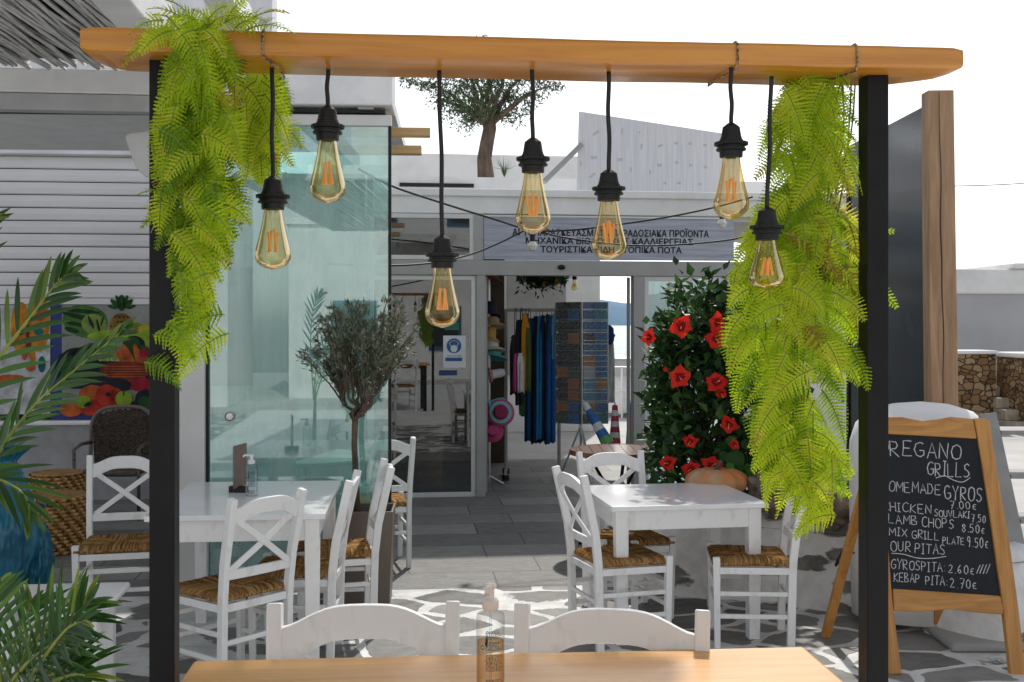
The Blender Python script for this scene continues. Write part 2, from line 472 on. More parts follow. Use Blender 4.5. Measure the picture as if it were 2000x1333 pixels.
def tile_mat():
    m, n, l, b = _nodes('slate_tiles')
    tc = N(n, 'ShaderNodeTexCoord')
    br = N(n, 'ShaderNodeTexBrick', Scale=1.0)
    br.inputs['Brick Width'].default_value = 0.92
    br.inputs['Row Height'].default_value = 0.46
    br.inputs['Mortar Size'].default_value = 0.006
    br.inputs['Mortar Smooth'].default_value = 0.2
    br.inputs['Bias'].default_value = 0.0
    br.inputs['Color1'].default_value = c4((0.0, 0.0, 0.0)); br.inputs['Color2'].default_value = c4((1, 1, 1))
    br.inputs['Mortar'].default_value = c4((0.5, 0.5, 0.5))
    br.offset = 0.37
    l.new(tc.outputs['Object'], br.inputs['Vector'])
    mp = N(n, 'ShaderNodeMapping'); mp.inputs['Scale'].default_value = (1, 2.2, 1)
    l.new(tc.outputs['Object'], mp.inputs[0])
    sn = N(n, 'ShaderNodeTexNoise', Scale=6.0, Detail=10.0, Roughness=0.8, Distortion=0.8)
    l.new(mp.outputs[0], sn.inputs['Vector'])
    ad = N(n, 'ShaderNodeMath', operation='MULTIPLY_ADD'); ad.inputs[1].default_value = 0.34
    l.new(br.outputs['Color'], ad.inputs[0]); l.new(sn.outputs['Fac'], ad.inputs[2])
    cr = N(n, 'ShaderNodeValToRGB')
    cr.color_ramp.elements[0].position, cr.color_ramp.elements[1].position = 0.35, 0.95
    cr.color_ramp.elements[0].color, cr.color_ramp.elements[1].color = c4((0.085, 0.085, 0.082)), c4((0.31, 0.305, 0.29))
    l.new(ad.outputs[0], cr.inputs[0])
    mx = N(n, 'ShaderNodeMix', data_type='RGBA')
    mx.inputs[7].default_value = c4((0.06, 0.06, 0.058))
    l.new(br.outputs['Fac'], mx.inputs['Factor']); l.new(cr.outputs[0], mx.inputs[6])
    l.new(mx.outputs[2], b.inputs['Base Color'])
    b.inputs['Roughness'].default_value = 0.5
    bp = N(n, 'ShaderNodeBump', Strength=0.6, Distance=0.015)
    sb = N(n, 'ShaderNodeMath', operation='SUBTRACT')
    l.new(sn.outputs['Fac'], sb.inputs[0]); l.new(br.outputs['Fac'], sb.inputs[1])
    l.new(sb.outputs[0], bp.inputs['Height']); l.new(bp.outputs[0], b.inputs['Normal'])
    return m
YAW = 6.0
gm = MB().box(-45, 45, -25, 26, -1.6, -0.004)
struct(gm.build('plaza_ground', pm('pale_concrete', (0.55, 0.54, 0.52), 0.85, col2=(0.42, 0.41, 0.40), scale=1.2, bump=0.2, detail=8)))
edge = G(800, 1152)
fr_g = Fr((edge.x, edge.y, 0), YAW)
q = MB().add([(-12, -14, 0), (12, -14, 0), (12, 0, 0), (-12, 0, 0)], [(0, 1, 2, 3)])
struct(q.build('stone_paving', paving_mat(), loc=(edge.x, edge.y, 0.0), rz=YAW))
q = MB().add([(-7.5, 0, 0), (5.2, 0, 0), (5.2, 6.7, 0), (-7.5, 6.7, 0)], [(0, 1, 2, 3)])
struct(q.build('tiled_path', tile_mat(), loc=(edge.x, edge.y, 0.0), rz=YAW))
TERR = 0.16
q = MB().box(-3.2, 3.2, -6, 3.3, 0.003, TERR)
struct(q.build('terrace_floor', PLASTER))
def sea_mat():
    m, n, l, b = _nodes('sea_water')
    b.inputs['Base Color'].default_value = c4((0.03, 0.10, 0.14))
    b.inputs['Roughness'].default_value = 0.18
    tc = N(n, 'ShaderNodeTexCoord')
    nz = N(n, 'ShaderNodeTexNoise', Scale=0.35, Detail=6.0)
    l.new(tc.outputs['Object'], nz.inputs['Vector'])
    bp = N(n, 'ShaderNodeBump', Strength=1.0, Distance=0.5)
    l.new(nz.outputs['Fac'], bp.inputs['Height']); l.new(bp.outputs[0], b.inputs['Normal'])
    return m
q = MB().add([(-9000, 26, -1.2), (9000, 26, -1.2), (9000, 9000, -1.2), (-9000, 9000, -1.2)], [(0, 1, 2, 3)])
struct(q.build('sea', sea_mat()))
hm = MB()
nx, ny = 90, 10
for j in range(ny):
    for i in range(nx):
        x = -1200 + 2600 * i / (nx - 1)
        t = j / (ny - 1)
        h = 66 * math.sin(math.pi * min(1, t * 1.0)) * (0.55 + 0.45 * mnoise.noise(Vector((x * 0.004, t * 1.3, 3.1)))) * (1.2 - 0.35 * max(0, (x - 140) / 400)) + 4 * mnoise.noise(Vector((x * 0.03, t * 6, 1)))
        hm.v.append((x, 1700 + 500 * t, max(-2, h - 2)))
for j in range(ny - 1):
    for i in range(nx - 1):
        hm.f.append((j * nx + i, j * nx + i + 1, (j + 1) * nx + i + 1, (j + 1) * nx + i)); hm.t.append(0.5)
struct(hm.build('hills', pm('haze_blue_hillside', (0.10, 0.21, 0.32), 0.95, col2=(0.075, 0.18, 0.29), scale=0.02), smooth='all'))  # blue of the distant haze is put into the hills' base colour

# ------------------------------------------------------------------ white shop with the sliding door
S0 = G(945, 970)
SF = Fr((S0.x, S0.y, 0), 7.0)
shop = frame_thing(SF, 'gift_shop', 'white flat roofed gift shop with open sliding glass door and dark windows', 'shop')
u = SF.u; z = SF.z
zt = z(945, 376); zfas = z(945, 418); zhead0 = z(945, 538); zhead1 = z(945, 509); zsign1 = z(945, 424)
UL, UR = u(415), u(1735)
ub0 = MB().box(UL, UR, 0.0, 0.18, zfas, zt).box(UL, UR, -0.05, 0.0, zt - 0.045, zt + 0.03)
ub0.build('parapet', PLASTER, shop, bevel=0.01)
MB().box(UL, u(1172, 5.6), 0.18, 5.6, zt - 0.25, zt - 0.05).build('roof', PLASTER, shop)
MB().box(u(1172, 5.6) + .002, UR, 0.18, 3.0, zt - 0.25, zt - 0.05).build('roof', PLASTER, shop)
MB().box(UL, UR, -0.03, 0.14, zhead0, zhead1).build('door_header', GREYALU, shop, bevel=0.004)
# frames
jl0, jl1 = u(930), u(948)
jr0, jr1 = u(1237), u(1258)
MB().box(jl0, jl1, -0.02, 0.12, 0, zhead0).build('door_jamb', GREYALU, shop, bevel=0.004)
MB().box(jr0, jr1, -0.02, 0.12, 0, zhead0).build('door_jamb', GREYALU, shop, bevel=0.004)
MB().box(u(925), u(944), -0.02, 0.12, zhead1, zfas).build('mullion', GREYALU, shop, bevel=0.004)
def window(ua, ub, za, zb, gm_, name='window', fw=0.045):
    w = MB().box(ua, ub, 0.0, 0.06, zb - fw, zb).box(ua, ub, 0.0, 0.06, za, za + fw).box(ua, ua + fw, 0.0, 0.06, za + fw, zb - fw).box(ub - fw, ub, 0.0, 0.06, za + fw, zb - fw)
    wo_ = w.build(name, ALU, shop, bevel=0.004)
    MB().box(ua + fw, ub - fw, 0.028, 0.034, za + fw, zb - fw).build('pane', gm_, wo_)
    return wo_
window(UL, u(926), zhead1 + 0.004, zfas - 0.004, GLASSD)
window(UL, jl0 - 0.004, 0.0, zhead0 - 0.004, GLASSD)
window(jr1 + 0.004, u(1420), 0.0, zhead0 - 0.004, GLASST)
MB().box(u(1420) + .004, UR, 0.0, 0.2, 0, zhead0 - .004).build('wall', PLASTER, shop)
# sliding door leaf parked behind the left window and one at the right jamb
for xa, xb in ((950, 954), (1230, 1235)): MB().box(u(xa), u(xb), 0.10, 0.14, 0.02, zhead0 - .01).build('door_leaf_edge', GREYALU, shop)
# camera dome over the door
su, sz = SF.uz(1095, 523)
MB().blob((su, -0.05, sz), (0.042, 0.04, 0.026), 10, 16, 0).build('door_sensor', BLACKP, shop, smooth=True)
# interior: dark shelf wall behind the left window, roof shade
MB().box(UL, u(985, 2.6) , 2.6, 2.7, 0, zt - .26).build('shelf_wall', pm('brown_panel', (0.10, 0.065, 0.04), 0.7, col2=(0.06, 0.04, 0.025), scale=3), shop)
MB().box(UL, UL + .1, 0.08, 2.58, 0, zt - .26).build('side_wall', PLASTER, shop)
MB().box(UR - .1, UR, 0.21, 2.9, 0, zt - .26).build('side_wall', PLASTER, shop)
for k, (pa, pb) in enumerate(((700, 930),)):
    sh = MB()
    for zz in (0.5, 1.0, 1.5, 1.95):
        sh.box(u(700, 2.3), u(940, 2.3), 2.25, 2.6, zz, zz + 0.03)
    sh.build('shelf', BROWNW, shop)
# sign
sgx0, sgx1 = u(945), u(1432)
sign = frame_thing(Fr(SF.M @ Vector((0, -0.012, 0)), SF.rz), 'shop_sign', 'long grey weathered sign board with black Greek lettering over the shop door', 'sign')
SIGNB = pm('sign_board', (0.44, 0.47, 0.54), 0.7, col2=(0.27, 0.29, 0.35), scale=5, stretch=(0.35, 1, 7), detail=9, lo=0.3, hi=0.6)
MB().box(sgx0, sgx1, -0.01, 0.03, zhead1 + .012, zsign1).build('board', SIGNB, sign)
MB().box(sgx0, sgx1, -0.025, 0.0, zsign1, zsign1 + .018).build('trim', ALU, sign)
for txt, x0, x1, yb, yt in (("ΑΡΤΟΠΑΡΑΣΚΕΥΑΣΜΑΤΑ ΠΑΡΑΔΟΣΙΑΚΑ ΠΡΟΪΟΝΤΑ", 1001, 1384, 460, 447), ("ΜΗΧΑΝΙΚΑ ΒΙΟΛΟΓΙΚΗΣ ΚΑΛΛΙΕΡΓΕΙΑΣ", 1027, 1353, 476, 464), ("ΤΟΥΡΙΣΤΙΚΑ ΕΙΔΗ - ΤΟΠΙΚΑ ΠΟΤΑ", 1056, 1331, 493, 481)):
    vs, fs = text_mesh(txt, 1.0, bold=0.0, extrude=0.0)
    xs = [v.x for v in vs]; ys = [v.y for v in vs]
    ax, az = SF.uz(x0, yb, -0.02); bx, _ = SF.uz(x1, yb, -0.02)
    az2 = SF.uz(x0, yt, -0.02)[1]
    cap = 0.73
    sx_ = (bx - ax) / (max(xs) - min(xs)); sy_ = (az2 - az) / cap
    lt = MB()
    for k, (ox, oy) in enumerate(((0, 0), (.035, 0), (-.035, 0), (0, .03), (0, -.03))):
        lt.add([(ax + (v.x + ox - min(xs)) * sx_, -0.0112 - .0004 * k, az + (v.y + oy) * sy_) for v in vs], fs)
    lt.build('lettering', TEXTD, sign)
# things on the roof
rb = Fr((S0.x, S0.y + 2.2, 0), 7.0)
zr = zt - 0.05
wl_ = frame_thing(rb, 'roof_wall', 'low white wall running along the shop roof behind the parapet', 'wall')
MB().box(rb.u(640), rb.u(1500), 0, 0.2, zr, rb.z(900, 346)).build('wall_panel', PLASTER, wl_)
MB().box(rb.u(780), rb.u(925), -0.04, -0.01, rb.z(850, 366), rb.z(850, 359)).build('vent_strip', BLACKP, wl_)
bb = Fr((S0.x, S0.y + 1.2, 0), 7.0)
pb_ = [bb.uz(1127, 384), bb.uz(1445, 384), bb.uz(1445, 266), bb.uz(1132, 218)]
hoard = tag(bpy.data.objects.new('roof_hoarding', None), 'white painted plywood hoarding with sloping top standing on the shop roof', 'hoarding')
COL.objects.link(hoard); hoard.matrix_world = bb.M
MB().prism([(x, max(zz, zr)) for x, zz in pb_], 0.0, 0.05).build('panel', pm('hoarding_paint', (0.70, 0.70, 0.73), 0.8, col2=(0.58, 0.58, 0.61), scale=3, stretch=(14, 1, 0.5), detail=4), hoard)
stk = MB()
r2 = random.Random(3)
for px, py, a, w_, h_ in ((1164, 260, .7, 14, 5), (1215, 257, 1.5, 12, 3), (1290, 285, .4, 10, 5), (1321, 280, 0, 7, 5), (1348, 281, 0, 7, 5), (1377, 284, 0, 7, 5), (1253, 287, 1.5, 12, 3), (1160, 308, 0, 12, 6), (1211, 312, .1, 12, 6), (1232, 332, 1.5, 10, 3), (1288, 323, 0, 9, 6), (1322, 318, .2, 7, 5), (1349, 323, 0, 7, 5), (1378, 327, 0, 7, 5), (1157, 343, .7, 14, 5), (1299, 358, 0, 6, 5), (1326, 358, 0, 7, 5), (1366, 360, 0, 6, 5), (1249, 259, 0, 4, 3), (1270, 337, 1.5, 9, 3), (1135, 320, 1.5, 8, 3)):
    cx_, cz_ = bb.uz(px, py, -0.003); s_ = (S0.y + 1.2) / F
    wv, hv = w_ * s_ / 2, h_ * s_ / 2
    pts = [(cx_ + x * math.cos(a) - y * math.sin(a), cz_ + x * math.sin(a) + y * math.cos(a)) for x, y in ((-wv, -hv), (wv, -hv), (wv, hv), (-wv, hv))]
    stk.prism(pts, -0.003, 0.0)
stk.build('label_sticker', pm('sticker_grey', (0.36, 0.36, 0.38), 0.7, scale=200, col2=(0.6, 0.6, 0.62)), hoard)
a_ = bb.M @ Vector((bb.uz(1131, 284)[0] + .02, -0.03, bb.uz(1131, 284)[1])); b_ = W(1062, 356, S0.y + 1.0)
MB().tube([Vector((0, 0, 0)), a_ - b_], 0.03, 10).build('roof_strut', GREYALU, loc=b_, smooth=True)
tag(bpy.data.objects['roof_strut'], 'grey diagonal pole propping the plywood hoarding on the roof', 'pole')
sc_ = W(985, 346, S0.y + 2.1)
dp = MB()
for k in range(26):
    a = rnd.uniform(0, 6.28); t = rnd.uniform(0.05, 0.5)
    dp.tube([Vector((0, 0, 0)), Vector((math.cos(a) * t * .12, math.sin(a) * .06, .10)), Vector((math.cos(a) * t * .35, math.sin(a) * .1, rnd.uniform(.1, .24)))], .003, 4, radii=[.004, .003, .001])
tag(dp.build('dry_plant', STEMG, loc=sc_), 'small spiky plant on the roof wall beside the olive trunk', 'plant')

# ------------------------------------------------------------------ foliage helpers
def leaf(mb, p, d, up, L, w, tint, fold=0.15):
    d = d.normalized()
    s = d.cross(up)
    s = s.normalized() if s.length > 1e-4 else d.orthogonal().normalized()
    n = s.cross(d)
    m = p + d * (L * 0.5) - n * (w * fold)
    mb.add([p, p + d * (L * 0.35) + s * w * .5 + n * w * fold, p + d * L - n * (L * .06), p + d * (L * 0.35) - s * w * .5 + n * w * fold, p + d * (L * .4)],
           [(0, 4, 1), (4, 2, 1), (0, 3, 4), (4, 3, 2)], tint)
def rv(r=rnd):
    while True:
        v = Vector((r.uniform(-1, 1), r.uniform(-1, 1), r.uniform(-1, 1)))
        if 0.05 < v.length < 1: return v.normalized()
def limbs(mb, start, target, r0, r1, wob=0.05, n=6):
    pts = []; d = target - start
    for i in range(n + 1):
        t = i / n
        o = Vector((mnoise.noise(start * 7 + Vector((t * 3, 0, 0))), mnoise.noise(start * 5 + Vector((0, t * 3, 9))), 0)) * wob * math.sin(math.pi * t)
        pts.append(start + d * t + Vector((0, 0, .12 * d.length * math.sin(math.pi * t) * (0.4 if d.z > 0 else 0))) + o)
    mb.tube(pts, r0, 7, radii=[r0 + (r1 - r0) * i / n for i in range(n + 1)])
    return pts[-1]

# roof olive tree
def roof_tree():
    DY = 14
    base = W(950, 352, S0.y + 3.2); D = base.y
    rt = thing('olive_tree', 'olive tree with spreading crown and bare trunk growing behind the shop roof', 'tree', base)
    L = lambda px, py, dd=0: W(px, py, D + dd) - base
    tm = MB()
    pts = [L(950, 420), L(949, 345), L(946, 310), L(951, 280), L(957, 250), L(955, 232)]
    tm.tube(pts, .1, 10, radii=[.12, .11, .095, .09, .085, .08])
    tips = [(860, 195, .2), (900, 175, -.3), (930, 150, .3), (965, 150, -.2), (1005, 165, .2), (1040, 185, -.2), (985, 195, .4), (890, 215, -.1), (925, 190, -.5), (1020, 150, .4), (845, 165, 0), (1065, 170, 0.1), (955, 100, 0), (900, 115, .3), (1000, 110, -.3), (915, 235, 0.1), (1000, 225, 0)]
    for px, py, dd in tips: limbs(tm, L(953 + (px - 953) * .08, 240), L(px, py, dd), .045, .008, .12)
    tm.build('trunk', BARK, rt, smooth='all')
    lm = MB(); r = random.Random(11)
    for px, py, dd in tips + [(870, 170, .3), (950, 180, .2), (975, 170, -.3), (1030, 205, .1), (880, 195, 0), (910, 160, -.2), (1050, 155, .2), (830, 170, .1), (812, 160, 0), (795, 156, .1), (1080, 172, 0), (1092, 165, 0), (940, 215, -.2), (1000, 190, 0.1), (865, 140, 0), (1045, 130, 0)]:
        c = L(px, py, dd); rad = r.uniform(.17, .28)
        if px < 835 or px > 1062: rad *= .55
        for k in range(int(200 * (rad / .22) ** 2)):
            v = rv(r) * rad * r.uniform(.2, 1.05) ; v.z *= .7
            leaf(lm, c + v, rv(r) + Vector((0, 0, -.15)), rv(r), r.uniform(.05, .085), r.uniform(.014, .022), r.random())
    lm.build('crown', OLIVE_FAR, rt)
roof_tree()

# ------------------------------------------------------------------ inside and behind the shop: stock and the far side
wb = Fr((0.2, 17.5, 0), 7.0)
fw = frame_thing(wb, 'white_house', 'white house wall seen through the open shop door behind the clothes', 'house')
MB().box(-3.2, wb.u(1172), 0, .4, 0, 4.4).build('wall', PLASTER, fw)
MB().box(wb.u(990), wb.u(1105), -0.04, -.003, .9, 2.5).build('shutter', GREYALU, fw, bevel=.01)
# parked boat and quay rail
bo = thing('white_boat', 'small white boat drawn up on the quay beyond the shop', 'boat', (2.35, 22.5, 0.0), 80)
hull = MB()
prof = []
for i in range(13):
    t = i / 12; x = -2.4 + 4.8 * t
    wd = .85 * (math.sin(math.pi * (t * .82 + .16)) ** .6); sheer = .62 + .28 * (t - .4) ** 2 * 3
    for (a, zz) in ((-1, sheer), (-.92, .4), (-.5, .12), (0, .05), (.5, .12), (.92, .4), (1, sheer)):
        hull.v.append((x, wd * a, zz + (.25 * t * t if abs(a) < .95 else 0)))
for i in range(12):
    for j in range(6): hull.f.append((i * 7 + j, i * 7 + j + 1, (i + 1) * 7 + j + 1, (i + 1) * 7 + j)); hull.t.append(.5)
hull.f.append(tuple(range(7))); hull.t.append(.5)
h_ = hull.build('hull', WHITE, bo, smooth=True)
sm_ = h_.modifiers.new('solid', 'SOLIDIFY'); sm_.thickness = .04
MB().box(-.8, .7, -.45, .45, .5, 1.05).build('cabin', GREYALU, bo, bevel=.08)
rail = thing('quay_railing', 'thin white railing along the quay in front of the sea', 'railing', (1.2, 20.0, 0))
for k in range(5): MB().tube([(k * .8, 0, 0), (k * .8, 0, .95)], .02, 8).build('post', WHITE, rail)
for zz in (.5, .93): MB().tube([(0, -.03, zz), (3.2, -.03, zz)], .015, 8).build('rail', WHITE, rail)

# clothes rail
D0 = 12.25
cr_l, cr_r = W(988, 606, D0), W(1092, 606, D0 + .1)
rack = thing('clothes_rail', 'grey metal clothes rail on castors standing just inside the shop door', 'clothes rack', (cr_l.x, D0, 0))
MB().tube(local([cr_l, cr_r], (cr_l.x, D0, 0)), .018, 10).build('top_bar', GREYALU, rack)
for p in (cr_l, cr_r):
    MB().tube(local([(p.x, p.y, .08), (p.x, p.y, p.z + .01)], (cr_l.x, D0, 0)), .02, 10).build('upright', GREYALU, rack)
    MB().bar(local([(p.x, p.y - .3, .09), (p.x, p.y + .3, .09)], (cr_l.x, D0, 0)), .03, .03).build('foot', GREYALU, rack)
    for s in (-.28, .28): MB().lathe([(.001, -.03), (.04, -.03), (.04, .03), (.001, .03)], 12, (p.x - cr_l.x, p.y - D0 + s, .045)).build('castor', BLACKP, rack)
garm = [(1005, 655, 770, (0.03, 0.03, 0.035), 'black beaded top', 20, 18), (1016, 625, 790, (0.02, 0.022, 0.03), 'black summer blouse', 20, 15), (1017, 690, 765, (0.70, 0.70, 0.72), 'white and grey short top', 14, 13),
        (1026, 612, 760, (0.70, 0.32, 0.02), 'mustard orange blouse', 16, 15), (1008, 690, 765, (0.45, 0.06, 0.20), 'short pink top', 13, 12), (1020, 770, 812, (0.03, 0.10, 0.03), 'dark green scarf', 12, 8), (1032, 640, 765, (0.09, 0.13, 0.03), 'olive green blouse', 12, 10), (1036, 622, 862, (0.012, 0.07, 0.20), 'long navy beach towel', 22, 24),
        (1047, 618, 866, (0.012, 0.014, 0.03), 'long black sarong', 16, 16), (1054, 618, 858, (0.02, 0.26, 0.55), 'long bright blue sarong', 10, 12), (1060, 616, 862, (0.012, 0.03, 0.10), 'long midnight blue sarong', 16, 16),
        (1069, 614, 866, (0.05, 0.045, 0.03), 'long dark brown sarong', 12, 12), (1077, 616, 864, (0.01, 0.14, 0.48), 'long cobalt blue towel', 16, 18), (1084, 612, 700, (0.16, 0.38, 0.55), 'pale blue shirt', 12, 14)]
for i, (px, y0, y1, c, nm, wt, wb_) in enumerate(garm):
    dd = D0 + .02 * (i % 3) + .1 * (px - 988) / 104 + (.0 if y1 > 800 else -.14) - (.1 if y0 > 680 else 0)
    top, bot = W(px, y0, dd), W(px, y1, dd)
    g = MB(); nu, nv = 15, 8
    hw0, hw1 = wt / 2 / F * dd, wb_ / 2 / F * dd
    for j in range(nv + 1):
        t = j / nv
        for k in range(nu):
            s = -1 + 2 * k / (nu - 1)
            hw = (hw0 + (hw1 - hw0) * t) * (0.5 + .5 * min(1, t * 5))
            g.v.append((s * hw, .035 * math.sin(s * 6 + i * 1.7 + t) * (0.3 + t) + .03 * s, bot.z + (top.z - bot.z) * (1 - t) - .012 * math.sin(s * 7 + i) * (t > .98)))
    for j in range(nv):
        for k in range(nu - 1): g.f.append((j * nu + k, j * nu + k + 1, (j + 1) * nu + k + 1, (j + 1) * nu + k)); g.t.append(.5)
    root = thing('hanging_garment', nm + ' hanging on the clothes rail in the doorway', 'garment', (top.x, dd, 0), 0, 'clothes hanging on the rail')
    o = g.build('fabric', flat('cloth_' + nm.replace(' ', '_'), c, .85), root, smooth='all')
    md = o.modifiers.new('solid', 'SOLIDIFY'); md.thickness = .012
    hk = MB().tube([(0, 0, top.z - .02), (0, 0, cr_l.z - .02), (.012, 0, cr_l.z + .01), (0, 0, cr_l.z + .022)], .004, 6).tube([(-hw0 * .8, 0, top.z - .03), (0, 0, top.z), (hw0 * .8, 0, top.z - .03)], .006, 6)
    hk.build('hanger', BLACKP, root)

# hats on a stand
hats_stand = thing('hat_stand', 'thin pole hat stand packed with hats beside the shop door', 'stand', (W(955, 632, 11.75).x, 11.75, 0))
MB().tube([(0, 0, 0.02), (0, 0, 2.25)], .018, 10).build('pole', STEEL, hats_stand)
for k in range(3):
    a = k * 2.094
    MB().tube([(0, 0, .1), (math.cos(a) * .16, math.sin(a) * .16, .012)], .012, 8).build('leg', STEEL, hats_stand)
def hat(px, py, rx, ry, crown, band, label, tilt=0.0, d=11.7, side=False):
    p = W(px, py, d); s_ = d / F
    root = thing('sun_hat', label, 'hat', p, 0, 'hats on the stand by the door')
    R_, hh = rx * s_, ry * s_
    if side:
        root.rotation_euler = (R(78), R(tilt), 0)
    else: root.rotation_euler = (R(-12), R(tilt), 0)
    MB().lathe([(R_ * .02, .0), (R_ * .55, .0), (R_ * .8, -.012), (R_, -.03), (R_, -.022), (R_ * .8, -.004), (R_ * .5, .01)], 28).build('brim', band, root, smooth=True)
    MB().lathe([(R_ * .56, 0), (R_ * .54, hh * .7), (R_ * .42, hh), (R_ * .2, hh * 1.03), (.001, hh)], 28).build('crown', crown, root, smooth=True)
    return root
C_ = lambda n, c: flat('hat_' + n, c, .85)
hat(960, 545, 24, 36, C_('basket_straw', (.20, .10, .05)), C_('basket_straw', (.20, .10, .05)), 'brown straw bag shaped hat on the topmost shelf by the door', 5)
hat(958, 612, 22, 22, C_('navy', (.02, .025, .05)), C_('navy', (.02, .025, .05)), 'dark navy hat near the top of the hat stand', 3)
hat(962, 634, 25, 14, C_('tan', (.40, .26, .14)), C_('tan2', (.52, .38, .22)), 'tan straw hat with flat brim under the navy hat', -4)
hat(957, 662, 20, 22, C_('mustard', (.50, .34, .08)), C_('mustard', (.50, .34, .08)), 'mustard yellow hat in the middle of the hat stand', 6)
hat(960, 682, 27, 20, C_('cream', (.62, .58, .48)), C_('cream', (.62, .58, .48)), 'cream knitted hat below the mustard hat', -5)
hat(962, 694, 30, 8, C_('teal', (.10, .38, .40)), C_('teal', (.10, .38, .40)), 'wide teal brimmed hat just under the cream hat', 8)
hat(960, 732, 16, 26, C_('white', (.68, .66, .66)), C_('rose', (.5, .2, .24)), 'white cap with rose edge hanging low on the stand', 80)
hat(958, 792, 18, 30, C_('sky', (.16, .46, .55)), C_('sky', (.16, .46, .55)), 'sky blue floppy hat above the striped hat', 75)
hb = hat(978, 806, 27, 12, C_('wine', (.30, .03, .09)), C_('candy', (.55, .10, .24)), 'large pink and turquoise striped sun hat facing the street', 0, 11.6, True)
MB().lathe([(.088, .018), (.118, .018), (.118, .012), (.088, .012)], 28).build('stripe', C_('stripe_teal', (.25, .55, .60)), hb)
MB().lathe([(.072, .018), (.086, .018), (.086, .012), (.072, .012)], 28).build('stripe', C_('stripe_white', (.8, .75, .72)), hb)
hat(962, 842, 22, 12, C_('pink', (.55, .07, .22)), C_('pink', (.55, .07, .22)), 'plain hot pink sun hat lowest on the stand', 10, 11.65, True)

# postcard rack
PD = 11.75
pc = W(1136, 632, PD)
rk = thing('postcard_rack', 'tall grey wire postcard rack on a tripod in the shop doorway', 'rack', (pc.x, PD, 0))
zt0, zb0 = W(1136, 590, PD).z, W(1136, 829, PD).z
MB().tube([(0, .14, .3), (0, .14, zt0)], .014, 8).build('pole', STEEL, rk)
for k in range(3):
    a = k * 2.094 - 1.2
    MB().tube([(0, .14, .62), (math.cos(a) * .24, .14 + math.sin(a) * .24, .02)], .012, 8).build('leg', STEEL, rk)
WL, WR_ = 47 / F * PD, 50 / F * PD
pr = random.Random(5)
tones = [('blue sea', (.02, .10, .26)), ('dark harbour', (.015, .02, .03)), ('white village', (.28, .30, .33)), ('sunset orange', (.28, .11, .03)), ('green hillside', (.04, .08, .05)), ('turquoise bay', (.03, .19, .26))]
PCM = [pm('postcard_' + n.replace(' ', '_'), c, .3, col2=tuple(min(1, x * .6 + .16) for x in c), scale=70, detail=2, lo=.42, hi=.6) for n, c in tones]
for side, x0, x1, ya, yb in (('left', -WL - .006, -.008, .16, .0), ('right', .008, WR_ + .008, .0, .07)):
    ang = math.atan2(yb - ya, x1 - x0)
    fr = Fr((pc.x + x0, PD + ya, 0), math.degrees(ang))
    width = math.hypot(x1 - x0, yb - ya)
    loc_ = lambda p: p
    M = Matrix.Translation((x0, ya, 0)) @ Matrix.Rotation(ang, 4, 'Z')
    fm = MB().box(-.008, .0, -.01, .01, zb0, zt0, M).box(width, width + .008, -.01, .01, zb0, zt0, M)
    for k in range(12):
        zz = zb0 + (zt0 - .08 - zb0) * k / 11
        fm.box(0, width, -.022, -.018, zz, zz + .006, M)
    fm.box(0, width, .012, .016, zb0, zt0, M)
    fm.build('wire_frame', STEEL, rk)
    MB().box(.002, width - .002, -.006, .0, zt0 - .075, zt0 - .004, M).build('header_card', PCM[0] if side == 'right' else PCM[1], rk)
    rows = 10
    for k in range(rows):
        zz = zb0 + (zt0 - .085 - zb0) * k / rows
        for j in range(2):
            kind = pr.choice([0, 0, 0, 5, 2, 4, 3, 1] if side == 'right' else [1, 1, 0, 1, 4, 3, 1])
            hgt = (zt0 - .085 - zb0) / rows - .012
            mb = MB().box(-.48 * width / 2, .48 * width / 2, -.004, 0, 0, hgt)
            o = mb.build('postcard', PCM[kind], loc=fr.M @ Vector((width * (.27 + .46 * j), -.012, zz + .008)), rz=math.degrees(ang))
            ords = ['lowest', 'second lowest', 'third lowest', 'fourth lowest', 'fifth lowest', 'sixth lowest', 'seventh lowest', 'eighth lowest', 'second highest', 'highest']
            tag(o, f"{tones[kind][0]} postcard in {ords[k]} row, {'inner' if (j == 1) == (side == 'left') else 'outer'} column of rack's {'shaded' if side == 'left' else 'lit'} face", 'postcard', 'postcards in the wire rack')

# rolled beach umbrellas leaning by the door
def rolled(name_label, pts, r, mats, d):
    root = thing('beach_umbrella', name_label, 'umbrella', Vector(pts[0]), 0, 'rolled beach umbrellas by the rack')
    a, b = Vector((0, 0, 0)), Vector(pts[1]) - Vector(pts[0])
    n = len(mats)
    for i, m in enumerate(mats):
        t0, t1 = i / n, (i + 1) / n
        rr = lambda t: r * (1 - .55 * t)
        MB().tube([a + b * t0, a + b * (t0 + t1) / 2, a + b * t1], r, 10, radii=[rr(t0), rr((t0 + t1) / 2), rr(t1)]).build('canopy_band', m, root, smooth=True)
    MB().tube([b, b * 1.07], .008, 8).build('tip', STEEL, root)
bl, wh, gr_, rd = flat('umb_blue', (.02, .14, .42)), flat('umb_white', (.7, .7, .7)), flat('umb_green', (.14, .38, .10)), flat('umb_red', (.50, .03, .06))
rolled('blue and white rolled umbrella with green end leaning against the postcard rack', (W(1188, 868, 11.3), W(1142, 788, 11.45)), .07, [gr_, bl, wh, bl, bl, wh], 11)
rolled('red and white striped rolled umbrella standing beside the postcard rack', (W(1201, 868, 11.6), W(1201, 792, 11.7)), .065, [rd, wh, rd, wh, rd, wh, rd], 11)
rolled('rolled umbrella in blue, red and green bands by the right door jamb', (W(1231, 868, 11.6), W(1231, 790, 11.7)), .05, [gr_, gr_, rd, rd, bl, bl], 11)
tw = W(1191, 640, 12.4)
sh = MB()
